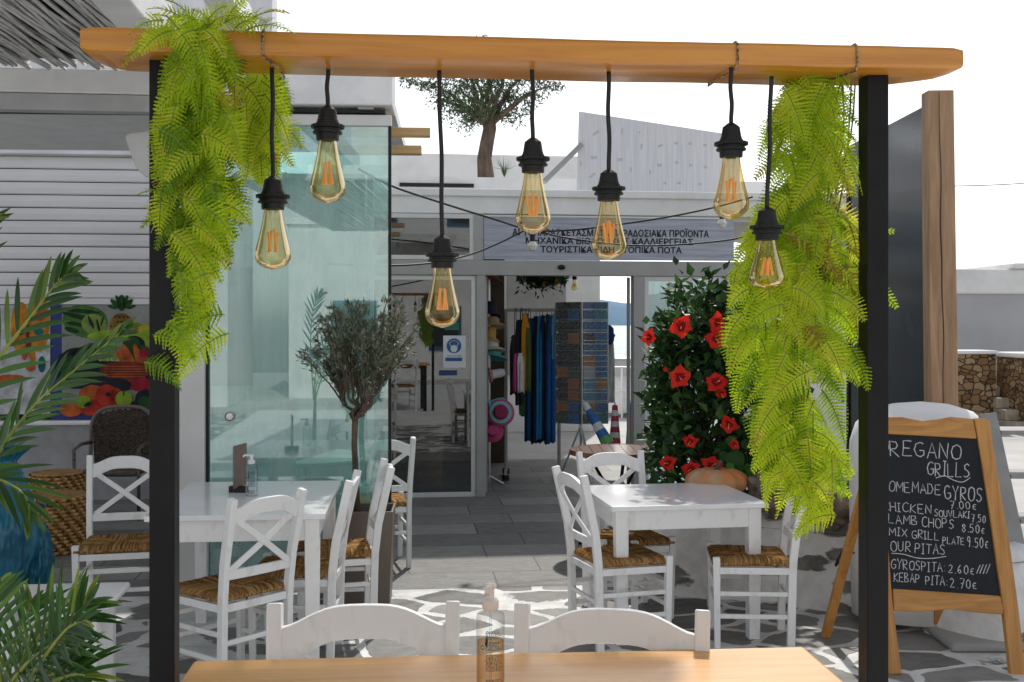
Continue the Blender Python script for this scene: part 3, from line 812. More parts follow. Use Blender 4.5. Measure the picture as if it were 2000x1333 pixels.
for j in range(8):
    for k in range(7):
        sh.v.append(((-1 + k / 3) * (.02 + .035 * min(1, j / 3)), .02 * math.sin(k * 2 + j), -.85 * j / 7))
for j in range(7):
    for k in range(6): sh.f.append((j * 7 + k, j * 7 + k + 1, (j + 1) * 7 + k + 1, (j + 1) * 7 + k)); sh.t.append(.5)
o = sh.build('white_scarf', flat('scarf_white', (.7, .7, .68), .9), loc=tw, smooth='all')
o.modifiers.new('solid', 'SOLIDIFY').thickness = .008
tag(o, 'thin white scarf hanging beside the right edge of the postcard rack', 'scarf')
o = MB().blob((0, 0, 0), (.06, .04, .11), 10, 14, .3, 2.5, 4).build('blue_sunhat_bag', flat('bag_navy', (.02, .04, .25), .8), loc=W(1190, 655, 12.3), smooth='all')
tag(o, 'small royal blue cloth bag hanging right of the postcard rack', 'bag')

# garland and small bulbs hanging in the doorway
gl = MB(); r = random.Random(4)
gc = W(1058, 542, 12.6)
for k in range(620):
    v = Vector((r.gauss(0, .13), r.gauss(0, .06), -abs(r.gauss(0, .075)) + .05))
    v.x = max(-.26, min(.26, v.x)); leaf(gl, v, rv(r) + Vector((0, 0, -.8)), rv(r), r.uniform(.05, .09), .03, r.random() * .6)
tag(gl.build('hanging_garland', HIB, loc=gc), 'dark green leafy garland hanging high in the shop doorway', 'garland')

# ------------------------------------------------------------------ round table beyond the right hand chairs
rtc = W(1207, 878, 8.45)
rt = thing('round_table', 'round dark brown slatted table behind the white chairs by the shop door', 'table', (rtc.x, 8.45, 0))
tp = MB()
for k in range(9):
    x0, x1 = -.37 + k * .0824, -.37 + (k + 1) * .0824 - .004
    poly = []
    for xx in (x0, x1):
        yy = math.sqrt(max(.0, .372 ** 2 - xx * xx)); poly.append((xx, yy))
    tp.add([(x0, -poly[0][1], rtc.z - .03), (x1, -poly[1][1], rtc.z - .03), (x1, poly[1][1], rtc.z - .03), (x0, poly[0][1], rtc.z - .03),
            (x0, -poly[0][1], rtc.z), (x1, -poly[1][1], rtc.z), (x1, poly[1][1], rtc.z), (x0, poly[0][1], rtc.z)],
           [(0, 3, 2, 1), (4, 5, 6, 7), (0, 1, 5, 4), (2, 3, 7, 6), (0, 4, 7, 3), (1, 2, 6, 5)])
tp.build('tabletop', BROWNW, rt)
MB().lathe([(.36, -.035), (.374, -.035), (.374, .002), (.36, .002), (.36, -.035)], 48, (0, 0, rtc.z)).build('rim', BROWNW, rt)
for k in range(3):
    a = k * 2.094 + .6
    MB().tube([(math.cos(a) * .26, math.sin(a) * .26, rtc.z - .03), (math.cos(a) * .08, math.sin(a) * .08, .45), (math.cos(a) * .16, math.sin(a) * .16, .2), (math.cos(a) * .32, math.sin(a) * .32, .0)], .013, 8).build('leg', BLACKM, rt, smooth='all')
bk = MB().lathe([(.10, 0), (.125, .0), (.14, .2), (.145, .4), (.135, .4), (.12, .02)], 24)
o = bk.build('waste_basket', WICKERD, loc=W(1214, 632, 8.75) - Vector((0, 0, H)), smooth=True)
tag(o, 'dark wicker basket standing under the round brown table', 'basket')

# ------------------------------------------------------------------ notice and stickers on the shop window
nf = Fr(SF.M @ Vector((0, -0.004, 0)), SF.rz)
nt_ = frame_thing(nf, 'mask_notice', 'white notice with blue round face mask symbol taped to the shop window', 'notice')
x0, z1 = nf.uz(866, 656); x1, z0 = nf.uz(910, 719)
NB = flat('notice_blue', (.02, .11, .30)); NW = pm('notice_white', (.66, .69, .74), .4)
MB().box(x0, x1, .022, .026, z0, z1).build('sheet', NW, nt_)
cx_, cz_ = nf.uz(887, 676)
MB().disc(cx_, cz_, .074, .074, .020, 32).build('blue_disc', NB, nt_)
nl = MB().disc(cx_, cz_ - .028, .034, .036, .0188, 20)
for s in (-1, 1): nl.prism([(cx_ + s * .03, cz_ - .01), (cx_ + s * .05, cz_ + .03), (cx_ + s * .045, cz_ + .032), (cx_ + s * .026, cz_ - .004)][::s], .0188, .0196)
for k in range(8):
    a0, a1 = .5 + k * .27, .5 + (k + 1) * .27
    nl.prism([(cx_ + .05 * math.cos(a0), cz_ + .05 * math.sin(a0)), (cx_ + .054 * math.cos(a0), cz_ + .054 * math.sin(a0)), (cx_ + .054 * math.cos(a1), cz_ + .054 * math.sin(a1)), (cx_ + .05 * math.cos(a1), cz_ + .05 * math.sin(a1))], .0188, .0196)
nl.build('face_symbol', NW, nt_)
bx0, bz0 = nf.uz(870, 706); bx1, bz1 = nf.uz(903, 699)
tl = MB().box(bx0, bx1, .020, .0215, bz0, bz1)
xx = bx0 + .02
while xx < bx1 - .02:
    w_ = rnd.uniform(.006, .016); tl.box(xx, min(xx + w_, bx1 - .01), .0205, .0215, bz1 + .012, bz1 + .021); xx += w_ + .005
tl.build('blue_caption', NB, nt_)
x0, z1 = nf.uz(858, 724); x1, z0 = nf.uz(893, 734)
o = frame_thing(nf, 'window_sticker', 'small blue rectangular sticker under the mask notice', 'sticker')
MB().box(x0, x1, .022, .025, z0, z1).build('sheet', flat('sticker_blue', (.012, .05, .16)), o)
x0, z1 = nf.uz(868, 630); x1, z0 = nf.uz(897, 645)
o = frame_thing(nf, 'green_sticker', 'small dark green sticker above the mask notice on the window', 'sticker')
MB().box(x0, x1, .022, .025, z0, z1).build('sheet', flat('sticker_green', (.02, .16, .10)), o)
o = MB().lathe([(.13, 0), (.14, .0), (.17, .3), (.175, .62), (.165, .62), (.14, .05)], 26).build('tall_basket', WICKER, loc=Vector((W(835, 632, 11.9).x, 11.9, 0)), smooth=True)
tag(o, 'tall straw basket standing behind the dark shop window', 'basket')

# ------------------------------------------------------------------ glass pavilion at the left of the way
PG = W(762, 1158, 7.05)
PF = Fr((PG.x, PG.y, 0), 3.0)
pav = frame_thing(PF, 'glass_pavilion', 'white framed pavilion with large teal glass panel beside the small olive tree', 'pavilion')
zg1 = PF.z(700, 247)
gl_ = MB().box(PF.u(409), -.012, -.004, .004, .02, zg1)
gp = gl_.build('glass_panel', GLASS, pav)
kx, kz = PF.uz(449, 814, -.02)
MB().add([Matrix.Translation((kx, 0, kz)) @ Matrix.Rotation(R(90), 4, 'X') @ Vector(p) for p in MB().lathe([(.001, .035), (.022, .034), (.03, .026), (.03, .012), (.014, .01), (.014, .0)], 20).v], MB().lathe([(.001, .035), (.022, .034), (.03, .026), (.03, .012), (.014, .01), (.014, .0)], 20).f).build('knob', STEEL, gp, smooth=True)
MB().box(-.012, .008, -.012, .012, .01, zg1).build('edge_gasket', BLACKP, pav)
MB().box(PF.u(409), .01, -.03, .03, zg1, PF.z(700, 226)).build('top_rail', ALU, pav, bevel=.004)
MB().box(PF.u(348), PF.u(404), -.06, .14, 0, PF.z(380, 226)).build('column', ALU, pav, bevel=.006)
MB().box(PF.u(404), PF.u(409), -.03, .02, 0, zg1).build('edge_gasket', BLACKP, pav)
MB().box(-5.2, .02, -.12, .25, PF.z(700, 205, -.12), PF.z(700, 100, -.12)).build('roof_fascia', WHITE, pav, bevel=.01)
MB().box(-5.2, -.03, -.05, .12, PF.z(700, 224) + .003, PF.z(700, 224) + .02).build('roof_gasket', BLACKP, pav)
MB().box(-5.2, .0, .25, 2.3, PF.z(700, 190), PF.z(700, 165)).build('roof', WHITE, pav)
MB().box(-.2, -.1, -.08, .2, PF.z(700, 224) + .02, PF.z(700, 205, -.12) - .002).build('bracket', GREYALU, pav)
MB().box(-1.2, -1.1, -.08, .2, PF.z(700, 224) + .02, PF.z(700, 205, -.12) - .002).build('bracket', GREYALU, pav)
# curtain / blinds on the far side and a table inside
MB().box(-1.95, -.35, 2.35, 2.42, 0, 3.0).build('back_wall', pm('pavilion_back', (0.70, 0.74, 0.73), .7, col2=(.36, .42, .42), scale=2.5, stretch=(4, 1, .35), detail=6), pav)
MB().box(-.33, -.28, 2.35, 2.42, 0, 3.0).build('mullion', ALU, pav)
for k, (uu, ww) in enumerate(((-1.05, .05), (-1.8, .05))):
    MB().box(uu, uu + ww, 2.28, 2.345, 0, 3.0).build('mullion', GREYALU, pav)
MB().box(-1.72, -1.30, 2.30, 2.345, 1.2, 2.2).build('dark_screen', pm('screen_dark', (.12, .15, .15), .5, col2=(.05, .07, .07), scale=5), pav)
for py, dx in ((257, 840), (292, 823)):
    xx, zz = PF.uz(768, py, .3); x2, _ = PF.uz(dx, py, .3)
    o = MB().box(-.4, x2 - xx, 0, .09, -.028, .028).build('timber_beam', RAWTIMBER, loc=PF.M @ Vector((xx, .3, zz)), rz=PF.rz, bevel=.003)
    tag(o, ('upper longer' if py < 280 else 'lower shorter') + ' raw timber beam end sticking out right of the pavilion', 'beam', 'raw beams by the pavilion')
it = thing('pavilion_table', 'round pale table standing inside the pavilion behind the teal glass', 'table', W(600, 632, 8.1) - Vector((0, 0, H)))
MB().lathe([(.001, .72), (.46, .72), (.47, .735), (.46, .75), (.001, .75)], 40).build('tabletop', GREYALU, it, smooth=True)
MB().lathe([(.22, 0), (.22, .02), (.04, .05), (.03, .7), (.08, .72)], 20).build('pedestal', GREYALU, it, smooth=True)

# ------------------------------------------------------------------ the street behind the viewer (it shows in the panes)
for (x0, x1, y_, h_, lab, wins) in ((-13.0, -4.2, -9.0, 5.6, 'tall white house across the street mirrored in the teal glass', ((-12, 3.4), (-10, 3.4), (-8, 3.4), (-6, 3.4), (-12, .9), (-9.4, .9), (-6.4, .9))),
                                    (-3.2, 7.0, -11.5, 4.0, 'lower white house across the street mirrored in the shop windows', ((-2.2, .9), (0.2, .9), (3, .9), (5.4, .9))),
                                    (-2.0, 9.0, -17.0, 7.6, 'white house on the slope above the street, mirrored in the panes', ((-.8, 5.2), (1.8, 5.2), (4.6, 5.2), (7.2, 5.2)))):
    hs = thing('street_house', lab, 'house', (0, y_, 0))
    MB().box(x0, x1, -4, 0, 0, h_).box(x0 - .08, x1 + .08, -4.1, .08, h_ + .003, h_ + .16).build('wall', PLASTER, hs)
    for wx, wz_ in wins:
        w_o = MB().box(wx, wx + 1.0, .002, .05, wz_, wz_ + 1.35).build('window', flat('blue_shutter', (.04, .12, .22)), hs)
        MB().box(wx + .12, wx + .88, .052, .06, wz_ + .12, wz_ + 1.23).build('pane', DARK, w_o)

# ------------------------------------------------------------------ left: shuttered building and pergola
LB = W(290, 976, 10.8); LB.z = 0
LF = Fr(LB, 5.5)
lb = frame_thing(LF, 'shuttered_building', 'white building with half lowered roller shutter behind the palm fronds', 'building')
zs0, zs1, zl1, zled = LF.z(150, 583), LF.z(150, 303), LF.z(150, 205), LF.z(150, 822)
XL, XR = -4.0, 1.2
MB().box(XL, XR, -.04, .4, zs1, zl1 + 1.6).build('lintel_wall', PLASTER_OLD, lb, bevel=.008)
st = MB(); nsl = 11
for k in range(nsl):
    a, b = zs0 + (zs1 - zs0) * k / nsl, zs0 + (zs1 - zs0) * (k + 1) / nsl
    pr_ = [(.004, a + .005), (-.008, a + .016), (-.014, (a + b) / 2), (-.008, b - .016), (.004, b - .004), (.014, b - .004), (.014, a + .005)]
    vs = [(XL, y + .1, zz) for y, zz in pr_] + [(XR, y + .1, zz) for y, zz in pr_]
    n_ = len(pr_)
    st.add(vs, [tuple(range(n_)), tuple(range(n_, 2 * n_))[::-1]] + [(i, n_ + i, n_ + (i + 1) % n_, (i + 1) % n_) for i in range(n_)])
ro = st.build('roller_shutter', SHUTTER, lb)
MB().box(XL, XR, .06, .14, zs0 - .06, zs0).build('bottom_bar', SHUTTER, ro, bevel=.005)
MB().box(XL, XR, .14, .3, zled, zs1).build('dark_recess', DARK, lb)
MB().box(XL, XR, -.0, .35, 0, zled - .04).build('base_wall', GREYWALL, lb)
MB().box(XL, XR, -.05, .3, zled - .04, zled).build('ledge', PLASTER, lb, bevel=.01)
# fruit poster
ps = frame_thing(Fr(LF.M @ Vector((0, .06, 0)), LF.rz), 'fruit_poster', 'colourful poster of fruit and vegetables with blue border behind the black post', 'poster')
P = lambda px, py: LF.uz(px, py, .06)
x0, z1 = P(100, 588); x1, z0 = P(470, 828)
MB().box(x0, x1, 0, .02, z0 + .03, z1 - .04).build('backing', flat('poster_blue', (.012, .035, .20)), ps)
x0b, _ = P(121, 588); _, z0b = P(121, 808)
MB().box(x0b, x1, -.003, 0, z0b, z1 - .04).build('print_ground', pm('print_grey', (.32, .33, .32), .6, col2=(.20, .21, .2), scale=3), ps)
S_ = 10.8 / F
PR = {k: pm('print_' + k, tuple(min(.85, 1.25 * x + .25 * (x - min(c))) for x in c), .7, spec=.2, col2=tuple(x * .5 for x in c), scale=9, detail=7, lo=.3, hi=.7) for k, c in dict(melon=(.07, .17, .04), melondark=(.015, .045, .015), cabbage=(.20, .28, .08), leafy=(.025, .08, .025), pale=(.42, .48, .22), carrot=(.42, .10, .03), basket=(.16, .035, .025), tomato=(.36, .035, .02), tomato2=(.42, .10, .03), apple=(.22, .34, .03), orange=(.50, .20, .02), dark=(.02, .022, .03), pine=(.22, .12, .03), red=(.30, .02, .035), yellow=(.42, .32, .04), bottle=(.01, .12, .14), white=(.55, .56, .58)).items()}
layer = [0]
def pd(k, shapes, host=None, rot=0.0, n=28):
    layer[0] += 1
    y = -.0035 - .0011 * layer[0]
    m = MB()
    for (px, py, rx, ry, *a) in shapes:
        c = P(px, py); m.disc(c[0], c[1], rx * S_, ry * S_, y, n, (a[0] if a else 0), .02)
    m.build('fruit_print', PR[k], host or ps)
pd('melon', [(167, 628, 44, 32, -.2)])
pd('melondark', [(160, 608, 34, 4, -.1), (158, 620, 38, 4.5, -.25), (152, 634, 30, 4, -.2), (186, 625, 14, 3, -.7), (140, 645, 14, 5, -.3)])
pd('cabbage', [(184, 634, 24, 20, -.3)])
pd('melondark', [(178, 630, 3, 14, .4), (192, 636, 2.5, 13, .2), (200, 628, 2, 10, -.3)])
pd('leafy', [(238, 592, 8, 16), (226, 594, 5, 13, .8), (250, 594, 5, 13, -.8), (219, 600, 3, 9, 1.2), (257, 600, 3, 9, -1.2), (232, 589, 4, 13, .4), (245, 589, 4, 13, -.4)])
pd('pine', [(238, 640, 24, 28)])
r = random.Random(2)
pd('melondark', [(218 + 8 * i + (4 if j % 2 else 0), 620 + 9 * j, 2.2, 2.2) for i in range(6) for j in range(6) if ((218 + 8 * i - 238) / 22) ** 2 + ((620 + 9 * j - 640) / 26) ** 2 < 1], n=8)
pd('yellow', [(278, 646, 16, 14, .5), (262, 640, 9, 14)])
pd('apple', [(205, 655, 34, 9, .1), (240, 652, 24, 9, -.1), (286, 660, 18, 16)])
pd('dark', [(262, 676, 22, 20), (180, 700, 40, 26), (150, 720, 40, 40)])
pd('leafy', [(258, 672, 16, 14), (176, 690, 30, 18, .4), (143, 716, 26, 22), (275, 690, 20, 16)])
pd('pale', [(214, 690, 24, 28, .3)])
pd('cabbage', [(222, 682, 10, 24, .2), (205, 692, 6, 24, -.1), (214, 694, 3, 26, .1)])
pd('dark', [(215, 735, 90, 30)])
pd('carrot', [(240, 700, 7, 28, .5), (254, 700, 7, 30, .45), (272, 700, 7, 30, .3), (284, 704, 6, 24, .1)])
pd('red', [(282, 690, 9, 9), (268, 748, 30, 16, -.3)])
pd('basket', [(246, 724, 50, 18)])
pd('carrot', [(246, 716 + 5 * k, 46 - k * 2, .9) for k in range(5)], n=20)
pd('dark', [(226, 752, 30, 14), (285, 780, 20, 20)])
pd('tomato2', [(182, 772, 26, 20), (140, 800, 22, 14)])
pd('tomato', [(210, 775, 22, 24), (178, 796, 20, 16), (228, 776, 12, 18)])
pd('apple', [(243, 779, 16, 15), (165, 785, 14, 12)])
pd('dark', [(212, 770, 5, 4), (243, 768, 1.5, 5), (173, 790, 8, 4, .5), (270, 794, 14, 12)])
pd('leafy', [(284, 788, 14, 14)])
# juice poster further left
layer[0] = 0
jp = frame_thing(Fr(LF.M @ Vector((0, .06, 0)), LF.rz), 'juice_poster', 'white poster with orange drinks left of the blue bordered fruit poster', 'poster')
x0, z1 = P(-160, 588); x1, z0 = P(98, 815)
MB().box(x0, x1, 0, .02, z0 + .03, z1 - .04).build('backing', PR['white'], jp)
pd('orange', [(76, 630, 20, 58), (40, 640, 18, 50), (62, 690, 6, 18, .2)], jp)
pd('tomato2', [(78, 612, 14, 16), (48, 690, 6, 14)], jp)
pd('bottle', [(76, 648, 9, 7), (82, 712, 7, 16)], jp)
pd('basket', [(54, 650, 3, 20), (56, 670, 5, 14), (40, 650, 7, 5)], jp)
pd('tomato2', [(60, 716, 9, 10), (20, 740, 30, 8)], jp)

# pergola
pg = thing('reed_pergola', 'white pergola roofed with whitewashed reeds over the left tables', 'pergola', (0, 0, 0))
ZP = 3.15
pe = W(290, 146, 6.3); zr0 = pe.z
# roof plane rises towards the front edge of the picture; reeds run in depth
PGM = Matrix.Translation((-1.95, 6.35, 0)) @ Matrix.Rotation(R(YAW), 4, 'Z')
rm = MB(); rr = random.Random(8)
zre = H + (632 - 146) / F * 6.35
for lay in range(2):
    xx = -4.2
    while xx < 0.0:
        rad = rr.uniform(.009, .013)
        pts = []
        ph = rr.uniform(0, 9); sk = rr.uniform(-.10, .10) + .10
        for k in range(9):
            t = k / 8
            pts.append(PGM @ Vector((xx + sk * (t - .5) + .02 * mnoise.noise(Vector((ph, t * 4, lay))), -1.9 * (1 - t) - .02 + rr.uniform(-.05, .06) * (k == 8), zre + .02 + lay * .03 + .012 * mnoise.noise(Vector((ph, t * 5, 5 + lay))))))
        rm.tube(pts, rad, 5, radii=[rad * (1 - .25 * k / 8) for k in range(9)])
        xx += rad * 2 + rr.choice([.0, .004, .008, .02, .034])
rm.build('reed_mat', REED, pg, smooth='all')
MB().box(-4.2, 0, -1.9, .0, zre + .075, zre + .09, PGM).build('roof_sheet', DARK, pg)
z145, z175, z215 = zre, H + (632 - 186) / F * 6.35, H + (632 - 216) / F * 6.35
MB().box(-4.4, .55, .0, .14, z175, z145 + .02, PGM).build('end_beam', WHITE, pg, bevel=.008)
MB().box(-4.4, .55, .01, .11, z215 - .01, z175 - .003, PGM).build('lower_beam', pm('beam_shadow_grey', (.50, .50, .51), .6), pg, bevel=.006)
MB().box(.005, .17, -3.2, -.003, zre - .09, zre + .14, PGM).build('rafter', WHITE, pg, bevel=.008)
MB().box(.38, .52, -3.2, -.003, zre + .06, zre + .22, PGM).build('rafter', WHITE, pg, bevel=.008)
MB().box(.22, .32, -.25, -.15, 0, z215 - .015, PGM).build('column', BLACKM, pg) if False else None
MB().box(-4.3, -4.18, -.1, .02, 0, z215 - .015, PGM).build('column', WHITE, pg)
# reed canopy over the front terrace (above and behind the camera): it shades the orange table
cn = thing('reed_canopy', 'whitewashed reed canopy over the front terrace shading the orange table', 'canopy', (0, 0, 0))
CM = Matrix.Rotation(R(YAW), 4, 'Z')
cnm = MB(); xx = -1.75
while xx < 1.12:
    rad = rr.uniform(.009, .014); ph = rr.uniform(0, 9)
    cnm.tube([CM @ Vector((xx + .015 * mnoise.noise(Vector((ph, k * .6, 2))), -1.2 + 5.45 * k / 8, 3.02 + .01 * mnoise.noise(Vector((ph, k * .6, 6))))) for k in range(9)], rad, 5)
    xx += rad * 2 + rr.choice([0, .002, .004, .004, .008])
cnm.build('reed_mat', REED, cn, smooth='all')
for yy in (-1.0, 1.5, 4.1): MB().box(-1.8, 1.2, yy, yy + .08, 3.04, 3.16, CM).build('batten', WHITE, cn)
# wall speaker under the beam
sp0 = W(300, 300, 6.3)
spk = thing('wall_speaker', 'pale grey rounded outdoor speaker hanging behind the black post', 'speaker', sp0)
prof = [(-.14, .075), (-.13, .10), (-.10, .11), (.02, .12), (.02, -.16), (-.03, -.14), (-.08, -.09), (-.12, .02)]
MB().prism([(x, zz) for x, zz in prof][::-1], -.08, .08).build('case', pm('speaker_grey', (.62, .62, .62), .5), spk, bevel=.02, seg=3)
MB().box(.02, .06, -.03, .03, -.02, .16).build('bracket', BLACKP, spk)

# ------------------------------------------------------------------ white tables
def white_table(name_label, c, rz, w, d, zt_):
    t = thing('white_table', name_label, 'table', c, rz)
    MB().box(-w / 2, w / 2, -d / 2, d / 2, zt_ - .028, zt_).build('tabletop', TABLEW, t, bevel=.005, seg=3)
    i = .03; a = .02
    ap = MB().box(-w / 2 + .1, w / 2 - .1, -d / 2 + i + .008, -d / 2 + i + .03, zt_ - .135, zt_ - .029).box(-w / 2 + .1, w / 2 - .1, d / 2 - i - .03, d / 2 - i - .008, zt_ - .135, zt_ - .029)
    ap.box(-w / 2 + i + .008, -w / 2 + i + .03, -d / 2 + .1, d / 2 - .1, zt_ - .135, zt_ - .029).box(w / 2 - i - .03, w / 2 - i - .008, -d / 2 + .1, d / 2 - .1, zt_ - .135, zt_ - .029)
    ap.build('apron', CHAIRW, t, bevel=.002)
    for sx in (-1, 1):
        for sy in (-1, 1):
            cx_, cy_ = sx * (w / 2 - i - .036), sy * (d / 2 - i - .036)
            MB().bar([(cx_, cy_, 0), (cx_, cy_, zt_ - .029)], .072, .072, scales=[.86, 1]).build('leg', CHAIRW, t, bevel=.004)
    return t
def mid(*p):
    s = Vector((0, 0, 0))
    for q in p: s += q
    return s / len(p)
TL = 0.80
hL = H - TL
fl, frr = W(285, 1007, hL * F / 375), W(633, 1007, hL * F / 375)
bl_, brr = W(375, 940, hL * F / 308), W(669, 940, hL * F / 308)
cL = mid(fl, frr, bl_, brr); cL.z = 0
white_table('long white wooden table with sanitiser bottle and card holder on it', cL, 4.9, (frr - fl).length, (bl_ - fl).length * .99, TL)
cR = Vector((.905, 6.30, 0))
white_table('square white wooden table with nothing on it beside the low wall', cR, 8.5, .875, .79, .75)

# ------------------------------------------------------------------ taverna chairs
def seat_mesh():
    m = MB(); n = 56
    r = random.Random(12)
    zone_t = [[r.random() for _ in range(n + 1)] for _ in range(4)]
    def pos(i, j, top):
        s, t = -1 + 2 * i / n, -1 + 2 * j / n
        hw = .195 + (.222 - .195) * (t + 1) / 2
        x, y = s * hw, .02 + t * .205
        e = max(abs(s), abs(t))
        if top:
            k = (i if abs(t) > abs(s) else j)
            zz = .474 - .022 * max(0, (e - .80) / .2) ** 2 - .012 * (1 - e) + .0035 * (k % 2) + .004 * mnoise.noise(Vector((s * 9, t * 9, 0)))
        else: zz = .432 + .010 * max(0, (e - .8) / .2) ** 2
        return (x, y, zz)
    for top in (1, 0):
        o = len(m.v)
        for j in range(n + 1):
            for i in range(n + 1): m.v.append(pos(i, j, top))
        for j in range(n):
            for i in range(n):
                f = (o + j * (n + 1) + i, o + j * (n + 1) + i + 1, o + (j + 1) * (n + 1) + i + 1, o + (j + 1) * (n + 1) + i)
                m.f.append(f if top else f[::-1])
                s, t = -1 + 2 * (i + .5) / n, -1 + 2 * (j + .5) / n
                zn = (0 if t > 0 else 1) if abs(t) > abs(s) else (2 if s > 0 else 3)
                m.t.append(.12 + .8 * zone_t[zn][i if zn < 2 else j] * (.75 + .25 * r.random()))
    T = (n + 1) * (n + 1)
    def ring(o): 
        a = [o + i for i in range(n + 1)] + [o + j * (n + 1) + n for j in range(1, n + 1)] + [o + n * (n + 1) + i for i in range(n - 1, -1, -1)] + [o + j * (n + 1) for j in range(n - 1, 0, -1)]
        return a
    a, b = ring(0), ring(T)
    for i in range(len(a)):
        j = (i + 1) % len(a)
        m.f.append((a[i], b[i], b[j], a[j])); m.t.append(.1 + .8 * r.random())
    return m
def backy(z_): 
    pts = [(0, -.185), (.45, -.195), (.62, -.215), (.93, -.285)]
    for (a, ya), (b, yb) in zip(pts, pts[1:]):
        if z_ <= b: return ya + (yb - ya) * (z_ - a) / (b - a)
    return pts[-1][1]
def make_chair(label, loc, rz):
    c = thing('taverna_chair', label, 'chair', loc, rz, 'white taverna chairs with rush seats')
    for s in (-1, 1):
        pts = [(s * (.19 + .012 * max(0, (k / 12 * .93 - .45)) / .48), backy(k / 12 * .93), k / 12 * .93) for k in range(13)]
        MB().bar(pts, .033, .042).build('back_post', CHAIRW, c, bevel=.004, smooth=True)
        MB().bar([(s * .205, .20, 0), (s * .212, .205, .482)], .038, .038, scales=[.82, 1]).build('front_leg', CHAIRW, c, bevel=.004)
    seat_mesh().build('seat', RUSH, c, smooth='all')
    sr = MB().box(-.19, .19, .195, .217, .395, .431).box(-.172, .172, -.205, -.185, .395, .431)
    for s in (-1, 1): sr.bar([(s * .19, -.175, .413), (s * .21, .187, .413)], .022, .036)
    sr.build('seat_rail', CHAIRW, c, bevel=.002)
    def plate(zb, ztp, thick, curve=.02, hw=.186):
        m = MB(); n = 20
        for i in range(n + 1):
            x = -hw + 2 * hw * i / n; k = math.cos(math.pi * x / (2 * hw * 1.02)); 
            a, b = zb(k), ztp(k)
            for (zz, o) in ((a, 0), (b, 0), (b, 1), (a, 1)):
                m.v.append((x, backy(zz) - curve * k + (thick / 2 if o == 0 else -thick / 2), zz))
        for i in range(n):
            for j in range(4): m.f.append((i * 4 + j, i * 4 + (j + 1) % 4, (i + 1) * 4 + (j + 1) % 4, (i + 1) * 4 + j)); m.t.append(.5)
        m.f += [(0, 3, 2, 1), tuple(n * 4 + q for q in range(4))]; m.t += [.5, .5]
        return m
    bump = lambda k: (k ** 2) * (3 - 2 * k)
    plate(lambda k: .797 + .050 * bump(k), lambda k: .878 + .042 * bump(k), .022).build('crest_rail', CHAIRW, c, bevel=.004, smooth=True)
    plate(lambda k: .545, lambda k: .59, .02, .008, .18).build('lower_rail', CHAIRW, c, bevel=.003, smooth=True)
    for s in (-1, 1):
        pts = []
        for k in range(9):
            t = k / 8; zz = .585 + (.825 - .585) * t; x = s * (-.165 + .33 * t)
            pts.append((x, backy(zz) - .013 * math.cos(math.pi * x / .36) + .005 * s - .004, zz))
        MB().bar(pts, .030, .010, side=Vector((.7, 0, -s * .7)) if False else Vector((0.6, 0, -0.8 * s))).build('cross_brace', CHAIRW, c, bevel=.002)
    for s in (-1, 1):
        for zz in (.17, .29): MB().bar([(s * .19, -.17, zz), (s * .206, .19, zz)], .016, .024).build('stretcher', CHAIRW, c, bevel=.003)
    for zz in (.22, .33): MB().bar([(-.195, .2, zz), (.195, .2, zz)], .016, .024, side=Vector((0, 1, 0))).build('stretcher', CHAIRW, c, bevel=.003)
    MB().bar([(-.18, -.19, .25), (.18, -.19, .25)], .016, .024, side=Vector((0, 1, 0))).build('stretcher', CHAIRW, c, bevel=.003)
    return c
def chair_pose(pa, pb):
    """pa/pb: tops of the two back posts (x,y); the chair faces to the left of a->b ... returns loc, rz"""
    m = (pa + pb) / 2; d = (pb - pa).normalized()
    f = Vector((-d.y, d.x, 0))                # facing
    loc = m + f * .285; loc.z = 0
    rz = math.degrees(math.atan2(-f.x, f.y))
    return loc, rz
def XY(px, d): return Vector(((px - CX) / F * d, d, 0))
# near chair at the corner of the long table
l0, r0_ = chair_pose(XY(458, 4.98), XY(592, 5.28)); 
chairA = None
# post pairs: (near/far) with the facing on the left of a->b
P0 = XY(455, 4.98); P1 = XY(590, 5.29)
loc, rz = chair_pose(P0, P1)
proto = make_chair('white rush seat chair turned slantwise at the near end of the long table', loc, rz)
def put(a, b, label, zoff=0.0):
    loc, rz = chair_pose(a, b); loc.z = zoff
    return dup(proto, loc, rz, label)
put(XY(683, 5.56), XY(699, 5.96), 'white chair seen edge on at the right side of the long table, nearer the camera')
put(XY(764, 6.08), XY(751, 6.47), 'white chair seen edge on standing right in front of the bronze planter')
put(XY(690, 7.55), XY(812, 7.68), 'white chair half hidden behind the right edge of the teal glass')
put(XY(318, 6.72), XY(170, 6.62), 'white chair facing the street in front of the dark wicker armchair')
put(XY(1085, 6.12), XY(1139, 5.74), 'white chair at the left side of the square white table')
put(XY(1252, 6.90), XY(1130, 6.80), 'white chair behind the square table, in front of the round brown table')
put(XY(1583, 5.80), XY(1560, 6.2), 'white chair at the right of the square table below the hanging fern')
FC = 2.50
put(XY(899, FC + .02), XY(523, FC), 'front left chair back pushed against the far side of the orange table', TERR)
put(XY(1375, FC - .06), XY(1018, FC + .0), 'front right chair back pushed against the orange table, beside the pump bottle', TERR)

